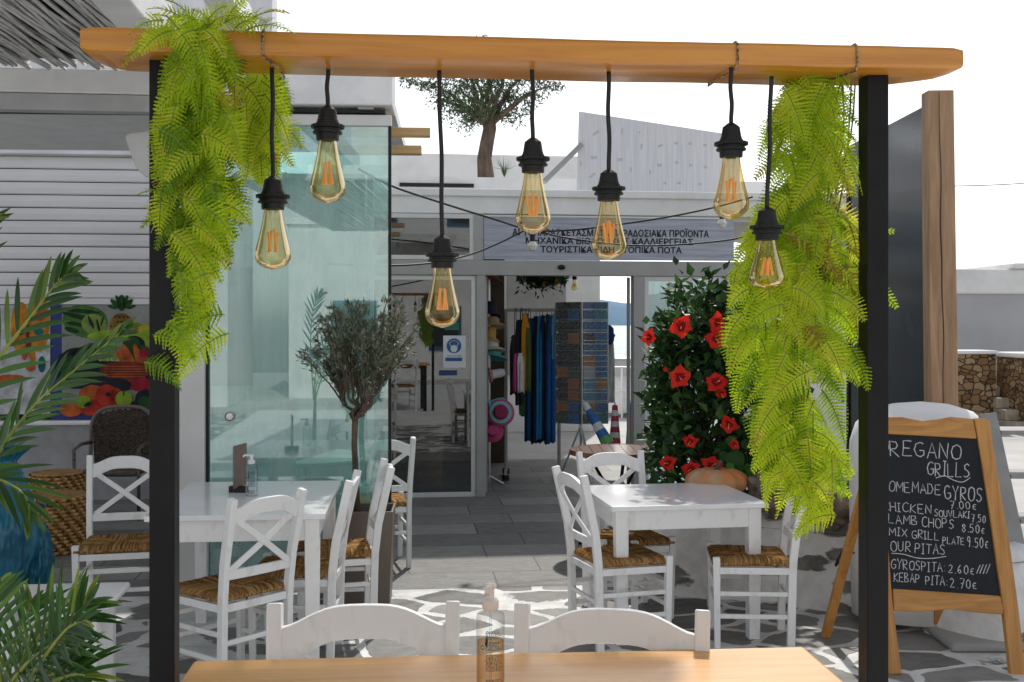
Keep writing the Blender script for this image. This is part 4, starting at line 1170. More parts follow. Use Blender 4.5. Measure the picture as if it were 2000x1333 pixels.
# ------------------------------------------------------------------ things on the long white table
def pump_bottle(loc, r, h, label, liquid, pump, nozzle=-1.5, fill=.6):
    b = thing('pump_bottle', label, 'bottle', loc)
    MB().lathe([(.001, .0), (r * .94, 0), (r, .004), (r, h - .012), (r * .97, h - .004), (r * .75, h), (r * .42, h + .003), (r * .42, h + .008)], 32).build('bottle', CLEARP, b, smooth=True, angle=60)
    MB().lathe([(.001, .004), (r * .93, .004), (r * .93, h * fill), (.001, h * fill)], 32).build('liquid', liquid, b, smooth=True)
    MB().tube([(0, 0, .01), (0, 0, h)], r * .09, 8).build('dip_tube', CLEARP, b)
    p = MB().lathe([(.001, h + .004), (r * .5, h + .004), (r * .56, h + .010), (r * .56, h + .030), (r * .42, h + .036), (r * .28, h + .034), (r * .28, h + .046), (r * .42, h + .047), (r * .46, h + .053), (r * .3, h + .057), (.001, h + .058)][:0] + [(.001, h + .004), (r * .5, h + .004), (r * .58, h + .008), (r * .58, h + .022), (r * .40, h + .027), (r * .27, h + .028), (r * .27, h + .045), (r * .40, h + .046), (r * .44, h + .051), (r * .3, h + .055), (.001, h + .056)], 24)
    na = Vector((math.sin(nozzle), math.cos(nozzle), 0))
    p.bar([Vector((0, 0, h + .0495)), na * r * 1.1 + Vector((0, 0, h + .0500)), na * r * 1.35 + Vector((0, 0, h + .042))], .009, .009, side=Vector((na.y, -na.x, 0)))
    p.build('pump', pump, b, smooth=True)
    t = MB(); rr = random.Random(6)
    def cur(a0, a1, z0, z1):
        n = 4
        vs = []
        for i in range(n + 1):
            a = a0 + (a1 - a0) * i / n
            for zz in (z0, z1): vs.append(((r + .0006) * math.sin(a), -(r + .0006) * math.cos(a), zz))
        t.add(vs, [(2 * i, 2 * i + 2, 2 * i + 3, 2 * i + 1) for i in range(n)])
    lh = h * .0075
    for blk0, blk1 in ((.80, .70), (.66, .55), (.50, .30), (.20, .08)):
        zz = blk0 * h
        while zz > blk1 * h:
            a = -.35 + rr.uniform(0, .1); end = .95 - rr.uniform(0, .35)
            while a < end:
                w_ = rr.uniform(.05, .22); cur(a, min(a + w_, end), zz, zz + lh); a += w_ + .045
            zz -= lh * 2.1
    for k in range(14):                                # ring and leaf emblem
        a = 2 * math.pi * k / 14; a2 = 2 * math.pi * (k + 1) / 14
        q = [(-.55 + .16 * s_ * math.cos(b_), .60 * h + r * .17 * s_ * math.sin(b_)) for b_, s_ in ((a, 1), (a2, 1), (a2, .72), (a, .72))]
        t.add([((r + .0007) * math.sin(x), -(r + .0007) * math.cos(x), zz) for x, zz in q], [(0, 1, 2, 3)])
    q = [(-.38, .64 * h), (-.22, .60 * h), (-.16, .68 * h), (-.22, .76 * h), (-.30, .71 * h)]
    t.add([((r + .0007) * math.sin(x), -(r + .0007) * math.cos(x), zz) for x, zz in q], [(0, 1, 2, 3, 4)])
    t.build('printed_label', TEXTD, b)
    return b
bl = W(491, 969, 6.02); bl.z = TL
pump_bottle(W(491, 632, (H - TL) * F / (969 - 632)) * 1.0 + Vector((0, 0, TL - H)), .033, .168, 'clear sanitiser bottle with white pump on the long white table', CLEARP, WHITE, fill=.9)
md_ = (H - TL) * F / (962 - 632)
mh = thing('card_holder', 'black base with upright clear card seen edge on, beside the sanitiser bottle', 'card holder', W(466, 632, md_) + Vector((0, 0, TL - H)), 80)
MB().box(-.02, .02, -.05, .05, 0, .035).build('base', BLACKP, mh, bevel=.003)
MB().box(-.07, .10, -.004, .0, .03, .26).build('card', flat('card_brown', (.22, .16, .13)), mh)
MB().box(-.072, .102, .001, .003, .03, .262).build('acrylic_sheet', CLEARP, mh)

# ------------------------------------------------------------------ olive in the bronze planter
pb0 = W(718, 632, 6.80); pb0.z = 0
pl = thing('square_planter', 'square bronze brown planter box in front of the teal glass', 'planter', pb0, 3)
zp = H - (1000 - 632) / F * 6.64
w_ = .165
MB().add([(-w_ * .86, -w_ * .86, 0), (w_ * .86, -w_ * .86, 0), (w_ * .86, w_ * .86, 0), (-w_ * .86, w_ * .86, 0), (-w_, -w_, zp), (w_, -w_, zp), (w_, w_, zp), (-w_, w_, zp),
          (-w_ + .015, -w_ + .015, zp), (w_ - .015, -w_ + .015, zp), (w_ - .015, w_ - .015, zp), (-w_ + .015, w_ - .015, zp), (-w_ + .015, -w_ + .015, zp - .06), (w_ - .015, -w_ + .015, zp - .06), (w_ - .015, w_ - .015, zp - .06), (-w_ + .015, w_ - .015, zp - .06)],
         [(0, 3, 2, 1), (0, 1, 5, 4), (1, 2, 6, 5), (2, 3, 7, 6), (3, 0, 4, 7), (4, 5, 9, 8), (5, 6, 10, 9), (6, 7, 11, 10), (7, 4, 8, 11), (8, 9, 13, 12), (9, 10, 14, 13), (10, 11, 15, 14), (11, 8, 12, 15)]).build('box', PLANTER, pl, bevel=.004)
MB().box(-w_ + .018, w_ - .018, -w_ + .018, w_ - .018, zp - .08, zp - .05).build('soil', SOIL, pl)
def small_olive():
    D = 6.78
    base = W(698, 632, D); base.z = zp - .05
    t = thing('small_olive_tree', 'small standard olive tree with rounded grey green crown in the bronze planter', 'tree', base)
    L = lambda px, py, dd=0: W(px, py, D + dd) - base
    tm = MB(); r = random.Random(21)
    tm.tube([Vector((0, 0, 0)), L(695, 930), L(692, 870), L(693, 838), L(694, 822)], .02, 10, radii=[.021, .019, .018, .019, .021])
    fork = L(694, 824)
    mids = [(668, 785, .05, 660, 700), (680, 770, -.06, 655, 650), (700, 775, .1, 700, 620), (722, 780, -.03, 740, 640), (735, 770, .08, 765, 680), (715, 790, -.1, 720, 690), (676, 790, .12, 640, 720), (708, 800, .02, 700, 680), (690, 770, .0, 680, 610), (740, 760, -.06, 780, 620)]
    tips = []
    for mx_, my, dd, tx, ty in mids:
        m = L(mx_, my, dd); limbs(tm, fork, m, .012, .008, .05)
        for k in range(5):
            tip = L(tx + r.uniform(-32, 32), ty + r.uniform(-34, 34), dd * 2 + r.uniform(-.14, .14))
            limbs(tm, m, tip, .006, .0025, .05); tips.append((m, tip))
    side_tip = L(592, 695, 0.03); limbs(tm, L(668, 785, .05), side_tip, .006, .002, .03); tips.append((L(640, 740), side_tip))
    tm.build('trunk', BARK, t, smooth='all')
    lm = MB()
    def tuft(c, d, n, spread):
        for k in range(n):
            p = c + rv(r) * r.uniform(0, spread)
            leaf(lm, p, d * 1.0 + rv(r) * .9, rv(r), r.uniform(.032, .055), r.uniform(.008, .012), r.random() ** 1.3)
    for m, tip in tips:
        d = (tip - m).normalized()
        for k in range(5): tuft(m.lerp(tip, .35 + .65 * k / 4), d, 22 if k > 1 else 12, .045)
    c0 = L(697, 672)
    for k in range(70):
        v = rv(r); v = Vector((v.x * .34, v.y * .28, v.z * .255)) * r.uniform(.7, 1.06)
        if v.z < -.12 and r.random() < .55: continue
        tuft(c0 + v, (v.normalized() + Vector((0, 0, .4))), 15, .03)
    lm.build('crown', OLIVE, t)
small_olive()

# ------------------------------------------------------------------ low whitewashed wall, shrubs, rocks
def stone_wall_mat():
    m, n, l, b = _nodes('whitewashed_stone')
    tc = N(n, 'ShaderNodeTexCoord')
    mp = N(n, 'ShaderNodeMapping'); mp.inputs['Scale'].default_value = (3.6, 3.6, 9.0)
    l.new(tc.outputs['Object'], mp.inputs[0])
    nz = N(n, 'ShaderNodeTexNoise', Scale=1.6, Detail=5.0)
    l.new(mp.outputs[0], nz.inputs['Vector'])
    vm = N(n, 'ShaderNodeVectorMath', operation='MULTIPLY_ADD'); vm.inputs[1].default_value = (.8, .8, .8)
    l.new(nz.outputs['Color'], vm.inputs[0]); l.new(mp.outputs[0], vm.inputs[2])
    vo = N(n, 'ShaderNodeTexVoronoi', Scale=.9, feature='F1', Randomness=.9)
    l.new(vm.outputs[0], vo.inputs['Vector'])
    mr = N(n, 'ShaderNodeMapRange')
    mr.inputs['From Min'].default_value, mr.inputs['From Max'].default_value = .34, .41
    mr.inputs['To Min'].default_value, mr.inputs['To Max'].default_value = 1, 0
    l.new(vo.outputs['Distance'], mr.inputs['Value'])
    sep = N(n, 'ShaderNodeSeparateColor'); l.new(vo.outputs['Color'], sep.inputs[0])
    gt = N(n, 'ShaderNodeMath', operation='GREATER_THAN'); gt.inputs[1].default_value = .34
    l.new(sep.outputs[0], gt.inputs[0])
    mu = N(n, 'ShaderNodeMath', operation='MULTIPLY'); l.new(mr.outputs[0], mu.inputs[0]); l.new(gt.outputs[0], mu.inputs[1])
    sn = N(n, 'ShaderNodeTexNoise', Scale=12.0, Detail=8.0); l.new(tc.outputs['Object'], sn.inputs['Vector'])
    cr = N(n, 'ShaderNodeValToRGB')
    cr.color_ramp.elements[0].position, cr.color_ramp.elements[1].position = .3, .7
    cr.color_ramp.elements[0].color, cr.color_ramp.elements[1].color = c4((.09, .085, .075)), c4((.28, .27, .24))
    l.new(sn.outputs['Fac'], cr.inputs[0])
    cw = N(n, 'ShaderNodeValToRGB')
    cw.color_ramp.elements[0].position, cw.color_ramp.elements[1].position = .3, .6
    cw.color_ramp.elements[0].color, cw.color_ramp.elements[1].color = c4((.70, .69, .68)), c4((.84, .84, .83))
    l.new(sn.outputs['Fac'], cw.inputs[0])
    mx = N(n, 'ShaderNodeMix', data_type='RGBA')
    l.new(mu.outputs[0], mx.inputs['Factor']); l.new(cw.outputs[0], mx.inputs[6]); l.new(cr.outputs[0], mx.inputs[7])
    l.new(mx.outputs[2], b.inputs['Base Color'])
    b.inputs['Roughness'].default_value = .85
    bp = N(n, 'ShaderNodeBump', Strength=.5, Distance=.03)
    ad = N(n, 'ShaderNodeMath', operation='MULTIPLY_ADD'); ad.inputs[1].default_value = -.5
    l.new(mu.outputs[0], ad.inputs[0]); l.new(sn.outputs['Fac'], ad.inputs[2])
    l.new(ad.outputs[0], bp.inputs['Height']); l.new(bp.outputs[0], b.inputs['Normal'])
    return m
STONEW = stone_wall_mat()
wz = .53
path = [Vector((.62, 7.35, 0)), Vector((1.0, 7.02, 0)), Vector((1.45, 6.86, 0)), Vector((1.9, 6.62, 0)), Vector((2.25, 6.3, 0)), Vector((2.42, 5.98, 0)), Vector((2.62, 5.8, 0)), Vector((2.86, 6.0, 0)), Vector((2.9, 6.6, 0))]
def smooth_path(p, k=6):
    out = []
    for i in range(len(p) - 1):
        a, b, c, d = p[max(i - 1, 0)], p[i], p[i + 1], p[min(i + 2, len(p) - 1)]
        for j in range(k):
            t = j / k
            out.append(.5 * ((2 * b) + (c - a) * t + (2 * a - 5 * b + 4 * c - d) * t * t + (3 * b - a - 3 * c + d) * t ** 3))
    return out + [p[-1]]
wp = smooth_path(path)
wall = MB()
prof = [(.04, 0), (.02, .1), (.0, .3), (-.01, wz - .06), (-.04, wz - .01), (-.1, wz + .01), (-.2, wz), (-.22, wz - .1), (-.22, .05)]
k_ = len(prof)
for i, p in enumerate(wp):
    t = (wp[min(i + 1, len(wp) - 1)] - wp[max(i - 1, 0)]).normalized()
    nn = Vector((t.y, -t.x, 0))
    for (o, zz) in prof:
        j = .022 * mnoise.noise(Vector((p.x * 3, p.y * 3, zz * 4)))
        wall.v.append(tuple(p + nn * (o + j) + Vector((0, 0, zz + (.03 * mnoise.noise(Vector((p.x * 2, p.y * 2, 7))) if zz > .3 else 0)))))
for i in range(len(wp) - 1):
    for j in range(k_ - 1): wall.f.append((i * k_ + j, (i + 1) * k_ + j, (i + 1) * k_ + j + 1, i * k_ + j + 1)); wall.t.append(.5)
wall.f.append(tuple(range(k_))); wall.t.append(.5); wall.f.append(tuple(range((len(wp) - 1) * k_, len(wp) * k_))[::-1]); wall.t.append(.5)
pw = thing('planter_wall', 'low whitewashed stone wall of the flower bed behind the square table', 'wall', (0, 0, 0))
wall.build('wall_face', STONEW, pw, smooth='all')
bed = MB().add([tuple(p + Vector((0, 0, wz - .07))) for p in wp] + [(2.9, 8.2, wz - .07), (.75, 8.3, wz - .07)], [tuple(range(len(wp) + 2))])
bed.build('soil', SOIL, pw)
MB().box(.66, .86, 7.36, 8.4, 0, wz).build('end_wall', PLASTER, pw, bevel=.03)
# rounded white pillar behind the menu board
mb_ = MB().blob((0, 0, 0), (.38, .26, .16), 14, 28, .05, 1.5, 2)
mo = MB()
mo.lathe([(.36, 0), (.37, .4), (.375, .9), (.37, 1.0), (.34, 1.10), (.27, 1.17), (.15, 1.21), (.001, 1.225)], 32, (0, 0, 0), 1.08, .8)
tag(mo.build('rounded_pillar', PLASTER, loc=(2.36, 6.35, .05), smooth='all'), 'rounded white plastered pillar rising behind the menu board', 'pillar')

# hibiscus
def petal_flower(parent, c, facing, R_, seed):
    r = random.Random(seed)
    f = facing.normalized(); a = f.orthogonal().normalized(); b = f.cross(a)
    m = MB(); off = r.uniform(0, 6.28)
    for k in range(5):
        q = off + k * 2 * math.pi / 5
        d = a * math.cos(q) + b * math.sin(q); s = f.cross(d)
        vs, nn = [], 6
        for i in range(nn + 1):
            t = i / nn
            w = .50 * R_ * (math.sin(math.pi * (.10 + .80 * t)) ** .75)
            cup = f * (R_ * (.42 * t - (.34 + .22 * math.sin(seed * 2.3 + k * 1.9)) * t * t))
            for j in range(5):
                v = -1 + j / 2
                ruf = .10 * R_ * math.sin(5 * v + seed + k) * t * t
                vs.append(c + d * (R_ * t * (1 - .16 * v * v + .05 * math.sin(9 * v + k)) * (1 + .10 * math.sin(seed * 3 + k * 2.6))) + s * (w * v) + cup + f * (ruf + .04 * R_ * v * v + .015 * R_ * (k % 2)))
        fs = [(i * 5 + j, i * 5 + j + 1, (i + 1) * 5 + j + 1, (i + 1) * 5 + j) for i in range(nn) for j in range(4)]
        o = len(m.f)
        m.add(vs, fs, .3 + .6 * r.random())
        for i in range(8): m.t[o + i] = -.9 if i < 4 else 0.0
    fl = m.build('flower', PETAL, parent, smooth='all')
    s = MB().tube([c, c + f * R_ * .5 + Vector((0, 0, -.1 * R_)), c + f * R_ * .95 + Vector((0, 0, -.22 * R_))], .05 * R_, 6, radii=[.05 * R_, .035 * R_, .06 * R_])
    s.build('stamen', YELLOW, fl)
def hibiscus():
    D = 7.35
    base = W(1370, 632, D); base.z = wz - .08
    t = thing('hibiscus_bush', 'tall dark green hibiscus bush with big red flowers in the walled bed', 'bush', base)
    L = lambda px, py, dd=0: W(px, py, D + dd) - base
    r = random.Random(31)
    sm = MB(); lm = MB()
    tips = [(1385, 535), (1405, 560), (1330, 590), (1290, 620), (1275, 660), (1350, 600), (1300, 700), (1275, 740), (1330, 690), (1380, 640), (1420, 610), (1450, 640), (1440, 560), (1290, 790), (1275, 850), (1330, 770), (1380, 720), (1430, 700), (1480, 680), (1310, 850), (1350, 820), (1400, 780), (1450, 760), (1490, 760), (1300, 900), (1350, 880), (1400, 850), (1450, 830), (1490, 840), (1400, 900), (1340, 920), (1440, 900), (1360, 660), (1320, 640), (1400, 680), (1465, 720), (1330, 730), (1270, 880), (1390, 575), (1420, 650), (1300, 760), (1305, 820), (1340, 630), (1300, 850), (1460, 800), (1480, 900), (1420, 740)]
    for px, py in tips:
        dd = r.uniform(-.28, .22)
        tip = L(px, py, dd); st_ = L(1390 + r.uniform(-40, 40), 940, r.uniform(-.1, .1))
        m = st_.lerp(tip, .5) + Vector((r.uniform(-.05, .05), 0, .08))
        sm.tube([st_, st_.lerp(m, .5), m, m.lerp(tip, .5) + Vector((0, 0, .02)), tip], .008, 6, radii=[.008, .007, .005, .004, .002])
        edge_ = (px < 1300 and py < 690) or py < 600
        n = 105 if not edge_ else 34
        sp = .125 if not edge_ else .06
        for k in range(n):
            if edge_:
                u_ = r.random(); p = m.lerp(tip, .35 + .65 * u_) + rv(r) * .025
            else: p = tip + Vector((r.gauss(0, sp), r.gauss(0, sp), r.gauss(0, sp)))
            lim = L(1268 + 12 * r.random() + 46 * mnoise.noise(Vector((p.z * 4.5, 1.3, 0))) + 26 * mnoise.noise(Vector((p.z * 13, 4.3, 0))) + (30 if py < 700 else 0), 800).x
            if not edge_ and (p.x < lim or p.y < -.40): continue
            d = rv(r) + (tip - m).normalized() * .5 + Vector((0, -.3, .1))
            leaf(lm, p, d, Vector((r.uniform(-.6, .6), -.5, 1)), r.uniform(.065, .115), r.uniform(.042, .068), r.random() ** 1.4, .16)
    lm.build('foliage', HIB, t)
    sm.build('stem', BARK, t, smooth='all')
    for i, (px, py, R_, fx, fz) in enumerate(((1331, 638, .075, -.2, .1), (1268, 659, .055, -.9, .3), (1400, 630, .065, .3, .1), (1398, 663, .07, .1, .0), (1327, 737, .075, .0, .1), (1399, 748, .075, .1, .5), (1424, 828, .06, -.3, -.3), (1349, 862, .05, -.6, -.2), (1305, 905, .055, -.7, .4), (1390, 912, .075, .2, .7), (1350, 917, .06, -.5, .2), (1408, 768, .04, .2, -.5), (1434, 868, .035, 0, 0), (1300, 722, .02, -.9, -.2))):
        petal_flower(t, L(px, py, -.47), Vector((fx, -1, fz)), R_, i + 1)
hibiscus()
def geranium():
    D = 7.0; base = W(1480, 632, D); base.z = wz - .06
    t = thing('geranium_plant', 'low geranium with round green leaves at the right of the hibiscus', 'plant', base)
    r = random.Random(13); lm = MB(); sm = MB()
    for k in range(130):
        c = Vector((r.uniform(-.24, .28), r.uniform(-.2, .2), r.uniform(.02, .62))); c.z *= (1 - abs(c.x) * .9)
        R_ = r.uniform(.025, .05); f = (Vector((r.uniform(-.5, .5), -1, r.uniform(0, 1)))).normalized(); a = f.orthogonal().normalized(); b = f.cross(a)
        n = 11
        vs = [c - f * .012] + [c + (a * math.cos(6.283 * j / n) + b * math.sin(6.283 * j / n)) * R_ * (1 + .1 * (j % 2)) for j in range(n)]
        lm.add(vs, [(0, 1 + j, 1 + (j + 1) % n) for j in range(n)], r.random())
        sm.tube([Vector((c.x * .4, c.y * .4, 0)), c - f * .012], .003, 5)
    lm.build('foliage', GERA, t); sm.build('stem', STEMG, t)
geranium()
for px, py, rx, rz_, dd, lab in ((1503, 958, .12, .13, 6.75, 'tall brown rough rock on the low wall beside the pumpkin'), (1625, 992, .135, .11, 6.60, 'wide brown rough rock on the low wall under the hanging fern')):
    o = MB().blob((0, 0, 0), (rx, .12, rz_), 22, 30, .38, 2.2, px * .01).build('garden_rock', ROCK, loc=W(px, py, dd), smooth='all')
    tag(o, lab, 'rock', 'rocks on the low wall')
pk = W(1400, 941, 6.80)
pu = thing('pumpkin', 'ribbed orange and grey pumpkin lying on the low wall by the red flowers', 'pumpkin', pk)
pmb = MB(); nr, nth = 66, 14
for i in range(nth + 1):
    th = math.pi * i / nth
    for j in range(nr):
        ph = 6.283 * j / nr; rib = 1 - .10 * abs(math.sin(ph * 5.5))
        pmb.v.append((.2 * math.sin(th) * math.cos(ph) * rib, .17 * math.sin(th) * math.sin(ph) * rib, .095 * math.cos(th) * (1 - .25 * math.exp(-(math.sin(th) * 3) ** 2)) * (.9 + .1 * rib)))
for i in range(nth):
    for j in range(nr): pmb.f.append((i * nr + j, (i + 1) * nr + j, (i + 1) * nr + (j + 1) % nr, i * nr + (j + 1) % nr)); pmb.t.append(.5)
pmb.build('body', PUMP, pu, smooth='all')
MB().tube([(0, 0, .06), (.01, 0, .10), (.03, 0, .13)], .015, 8, radii=[.022, .014, .012]).build('stalk', BARK, pu)

# ------------------------------------------------------------------ menu board
AB = Fr((1.9, 5.42, 0), 0.0, -12.0)
ab = frame_thing(AB, 'menu_board', 'wooden A frame chalkboard menu with handwritten prices by the black post', 'menu board')
A = lambda px, py, off=0: AB.uz(px, py, off)
def poly(pts, y0, y1, name, mat, parent, bevel=.006):
    q = [A(*p) for p in pts]
    area = sum(q[i][0] * q[(i + 1) % len(q)][1] - q[(i + 1) % len(q)][0] * q[i][1] for i in range(len(q)))
    if area < 0: q = q[::-1]
    return MB().prism(q, y0, y1).build(name, mat, parent, bevel=bevel)
poly([(1900, 818), (1921, 818), (1932, 826), (1934, 850), (1950, 950), (1972, 1080), (1988, 1200), (2001, 1322), (1972, 1322), (1958, 1200), (1930, 1000), (1907, 855)], -.02, .02, 'side_stile', PINE, ab)
poly([(1692, 808), (1712, 808), (1728, 1000), (1740, 1165), (1759, 1316), (1733, 1318), (1712, 1165), (1700, 1000)], -.02, .02, 'side_stile', PINE, ab)
top_ = [(1713, 815), (1760, 815), (1772, 818), (1800, 823), (1830, 820), (1855, 815), (1899, 819), (1906, 858), (1800, 852), (1716, 848)]
poly(top_, -.016, .016, 'top_rail', PINEH, ab)
poly([(1742, 1150), (1952, 1164), (1958, 1190), (1957, 1201), (1900, 1196), (1850, 1190), (1800, 1196), (1744, 1193)], -.016, .016, 'bottom_rail', PINEH, ab)
poly([(1714, 846), (1908, 856), (1953, 1166), (1740, 1152)], -.006, .006, 'chalkboard', SLATE, ab, 0)
# rear legs, hinged at the top, standing further back
bk_ = [(1612, 1245, 6.05), (1905, 1262, 6.05)]
for px, py, dd in bk_[:1]:
    pt = W(px, py, dd); pt.z = 0; tp_ = W(1715, 850, 5.72)
    MB().bar([AB.I @ pt, AB.I @ tp_], .05, .03).build('rear_leg', PINE, ab, bevel=.004)
pt = Vector((2.35, 6.1, 0)); tp_ = W(1890, 845, 5.72)
MB().bar([AB.I @ pt, AB.I @ tp_], .05, .03).build('rear_leg', PINE, ab, bevel=.004)
STK = {'A': [[(0, 0), (.3, 1), (.6, 0)], [(.12, .38), (.5, .38)]], 'B': [[(0, 0), (0, 1), (.4, .95), (.45, .72), (.05, .52), (.5, .35), (.45, .05), (0, 0)]], 'C': [[(.55, .85), (.35, 1), (.1, .85), (0, .5), (.1, .12), (.35, 0), (.6, .15)]],
       'D': [[(0, 0), (0, 1), (.35, .9), (.55, .5), (.35, .08), (0, 0)]], 'E': [[(.5, 1), (0, 1), (0, 0), (.55, 0)], [(0, .52), (.42, .52)]], 'G': [[(.55, .88), (.35, 1), (.1, .85), (0, .5), (.1, .12), (.35, 0), (.58, .15), (.58, .45), (.32, .45)]],
       'H': [[(0, 0), (0, 1)], [(.55, 0), (.55, 1)], [(0, .5), (.55, .5)]], 'I': [[(.1, 0), (.1, 1)], [(-.05, 1), (.25, 1)], [(-.05, 0), (.25, 0)]], 'K': [[(0, 0), (0, 1)], [(.5, 1), (.02, .48), (.55, 0)]], 'L': [[(0, 1), (0, 0), (.5, 0)]],
       'M': [[(0, 0), (.05, 1), (.33, .35), (.62, 1), (.68, 0)]], 'N': [[(0, 0), (.02, 1), (.52, 0), (.55, 1)]], 'O': [[(.3, 1), (.08, .85), (0, .5), (.08, .12), (.3, 0), (.54, .12), (.62, .5), (.54, .88), (.3, 1)]],
       'P': [[(0, 0), (0, 1), (.38, .95), (.5, .72), (.36, .5), (0, .45)]], 'R': [[(0, 0), (0, 1), (.38, .95), (.48, .72), (.34, .52), (0, .48), (.52, 0)]], 'S': [[(.5, .88), (.28, 1), (.06, .84), (.1, .6), (.42, .42), (.5, .18), (.26, 0), (0, .12)]],
       'T': [[(0, 1), (.6, 1)], [(.3, 1), (.3, 0)]], 'U': [[(0, 1), (.02, .2), (.25, 0), (.5, .2), (.52, 1)]], 'V': [[(0, 1), (.28, 0), (.55, 1)]], 'X': [[(0, 1), (.55, 0)], [(.55, 1), (0, 0)]], 'Y': [[(0, 1), (.28, .5), (.55, 1)], [(.28, .5), (.26, 0)]],
       '0': [[(.25, 1), (.03, .75), (.03, .25), (.25, 0), (.47, .25), (.47, .75), (.25, 1)]], '2': [[(.03, .8), (.22, 1), (.44, .8), (.35, .5), (0, 0), (.5, .02)]], '5': [[(.45, 1), (.08, 1), (.05, .58), (.35, .6), (.45, .3), (.25, 0), (0, .1)]],
       '6': [[(.4, 1), (.1, .6), (.03, .25), (.25, 0), (.45, .22), (.3, .45), (.06, .32)]], '7': [[(0, 1), (.48, 1), (.18, 0)], [(.12, .5), (.4, .5)]], '8': [[(.25, .52), (.05, .75), (.25, 1), (.45, .75), (.25, .52), (.02, .25), (.25, 0), (.48, .25), (.25, .52)]],
       '9': [[(.45, .65), (.25, .5), (.05, .7), (.22, 1), (.44, .85), (.42, .4), (.3, 0)]], '.': [[(.1, 0), (.14, .05)]], ':': [[(.1, .1), (.13, .14)], [(.1, .6), (.13, .64)]], '€': [[(.42, .6), (.25, .7), (.08, .5), (.1, .1), (.42, .05)], [(0, .36), (.32, .36)]], '/': [[(0, 0), (.4, .9)]]}
WID = {'I': .3, '.': .22, ':': .3, 'M': .72, '/': .22}
ck = MB(); rc = random.Random(17)
def chalk_line(pts, th):
    p3 = [Vector((x, -.0075, zz)) for x, zz in pts]
    ck.tube(p3, th, 5)
def chalk(txt, xa, xb, yc, hh, slope=0.06):
    tot = sum(WID.get(c, .62) + .14 for c in txt) - .14
    s = (xb - xa) / tot; x = xa
    for ch in txt:
        jy = rc.uniform(-.05, .05) * hh; rot = rc.uniform(-.07, .07); sc = rc.uniform(.92, 1.08)
        for stroke in STK.get(ch, []):
            pts = []
            st2 = []
            for i, (a, b) in enumerate(stroke):
                if i and len(stroke) > 3:
                    a0, b0 = stroke[i - 1]; st2.append(((a + a0) / 2, (b + b0) / 2))
                st2.append((a, b))
            for a, b in st2:
                a2 = a + rc.uniform(-.02, .02) + rot * b; b2 = b * sc + rc.uniform(-.02, .02)
                px = x + a2 * s; py = yc + hh / 2 - b2 * hh + jy + (px - 1820) * slope
                pts.append(A(px, py, -.0075))
            chalk_line(pts, .0021 if hh < 24 else .0027)
        x += (WID.get(ch, .62) + .14) * s
for a_ in (("OREGANO", 1716, 1877, 880, 30), ("GRILLS", 1811, 1895, 916, 27), ("HOMEMADE", 1722, 1838, 955, 20), ("GYROS", 1845, 1919, 961, 27), ("7.00€", 1856, 1909, 984, 15), ("CHICKEN", 1724, 1820, 995, 18), ("SOUVLAKI", 1825, 1894, 1002, 13), ("7.50", 1898, 1926, 1008, 15),
           ("LAMB", 1735, 1793, 1019, 17), ("CHOPS", 1801, 1864, 1021, 19), ("8.50€", 1879, 1925, 1028, 17), ("MIX", 1737, 1773, 1043, 16), ("GRILL", 1781, 1835, 1046, 16), ("PLATE", 1841, 1884, 1054, 14), ("9.50€", 1889, 1932, 1055, 19), ("OUR", 1740, 1780, 1072, 19), ("PITAS", 1787, 1847, 1073, 19),
           ("GYROSPITA:", 1740, 1848, 1107, 19), ("2.60€", 1852, 1905, 1109, 17), ("////", 1907, 1930, 1105, 20), ("KEBAP", 1746, 1797, 1131, 18), ("PITA:", 1808, 1852, 1134, 17), ("2.70€", 1856, 1910, 1137, 18)): chalk(*a_)
for pts in ([(1828, 934), (1845, 930), (1862, 938), (1880, 942), (1895, 933)], [(1741, 1081), (1765, 1083), (1790, 1090), (1820, 1091), (1848, 1087)]):
    chalk_line([A(x, y, -.0075) for x, y in smooth_path([Vector((x, y, 0)) for x, y in pts], 4) for x, y in ((x, y),)] if False else [A(q.x, q.y, -.0075) for q in smooth_path([Vector((x, y, 0)) for x, y in pts], 4)], .0022)
ck.build('chalk_writing', CHALK, ab)
# cable dangling by the rear leg
cb = [W(1672, 1030, 6.3), W(1655, 1060, 6.25), W(1638, 1090, 6.22), W(1632, 1106, 6.2), W(1650, 1086, 6.22), W(1668, 1080, 6.25)]
tag(MB().tube(local(smooth_path(cb, 4), cb[0]), .006, 6).build('loose_cable', CABLE, loc=cb[0], smooth='all'), 'black loop of loose cable hanging on the low white wall', 'cable')

# grey plant ladder at the right edge
ld = thing('grey_ladder', 'grey painted wooden step ladder leaning at the right edge behind the menu board', 'ladder', (2.7, 6.0, 0))
LO = Vector((2.7, 6.0, 0))
a1, a2 = W(1928, 808, 6.15), W(2010, 1190, 5.9)
MB().bar([a2 - LO, a1 - LO], .095, .03, side=Vector((1, 0, 0))).build('side_rail', CONC, ld, bevel=.003)
b1, b2 = a1 + Vector((.55, .0, 0)), a2 + Vector((.55, 0, 0))
MB().bar([b2 - LO, b1 - LO], .095, .03).build('side_rail', CONC, ld, bevel=.003)
for t in (.1, .33, .56, .8):
    p = a1.lerp(a2, t) - LO
    MB().box(p.x + .05, p.x + .5, p.y - .02, p.y + .22, p.z - .012, p.z + .012).build('tread', CONC, ld, bevel=.003)
pd_ = W(1990, 1215, 5.6)
mbs = MB().box(-.2, .5, 0, .4, 0, .05); tag(mbs.build('umbrella_base', GREYALU, loc=(W(1935, 632, 5.75).x, 5.75, .003), bevel=.02), 'flat grey base slab on the paving behind the menu board leg', 'slab')

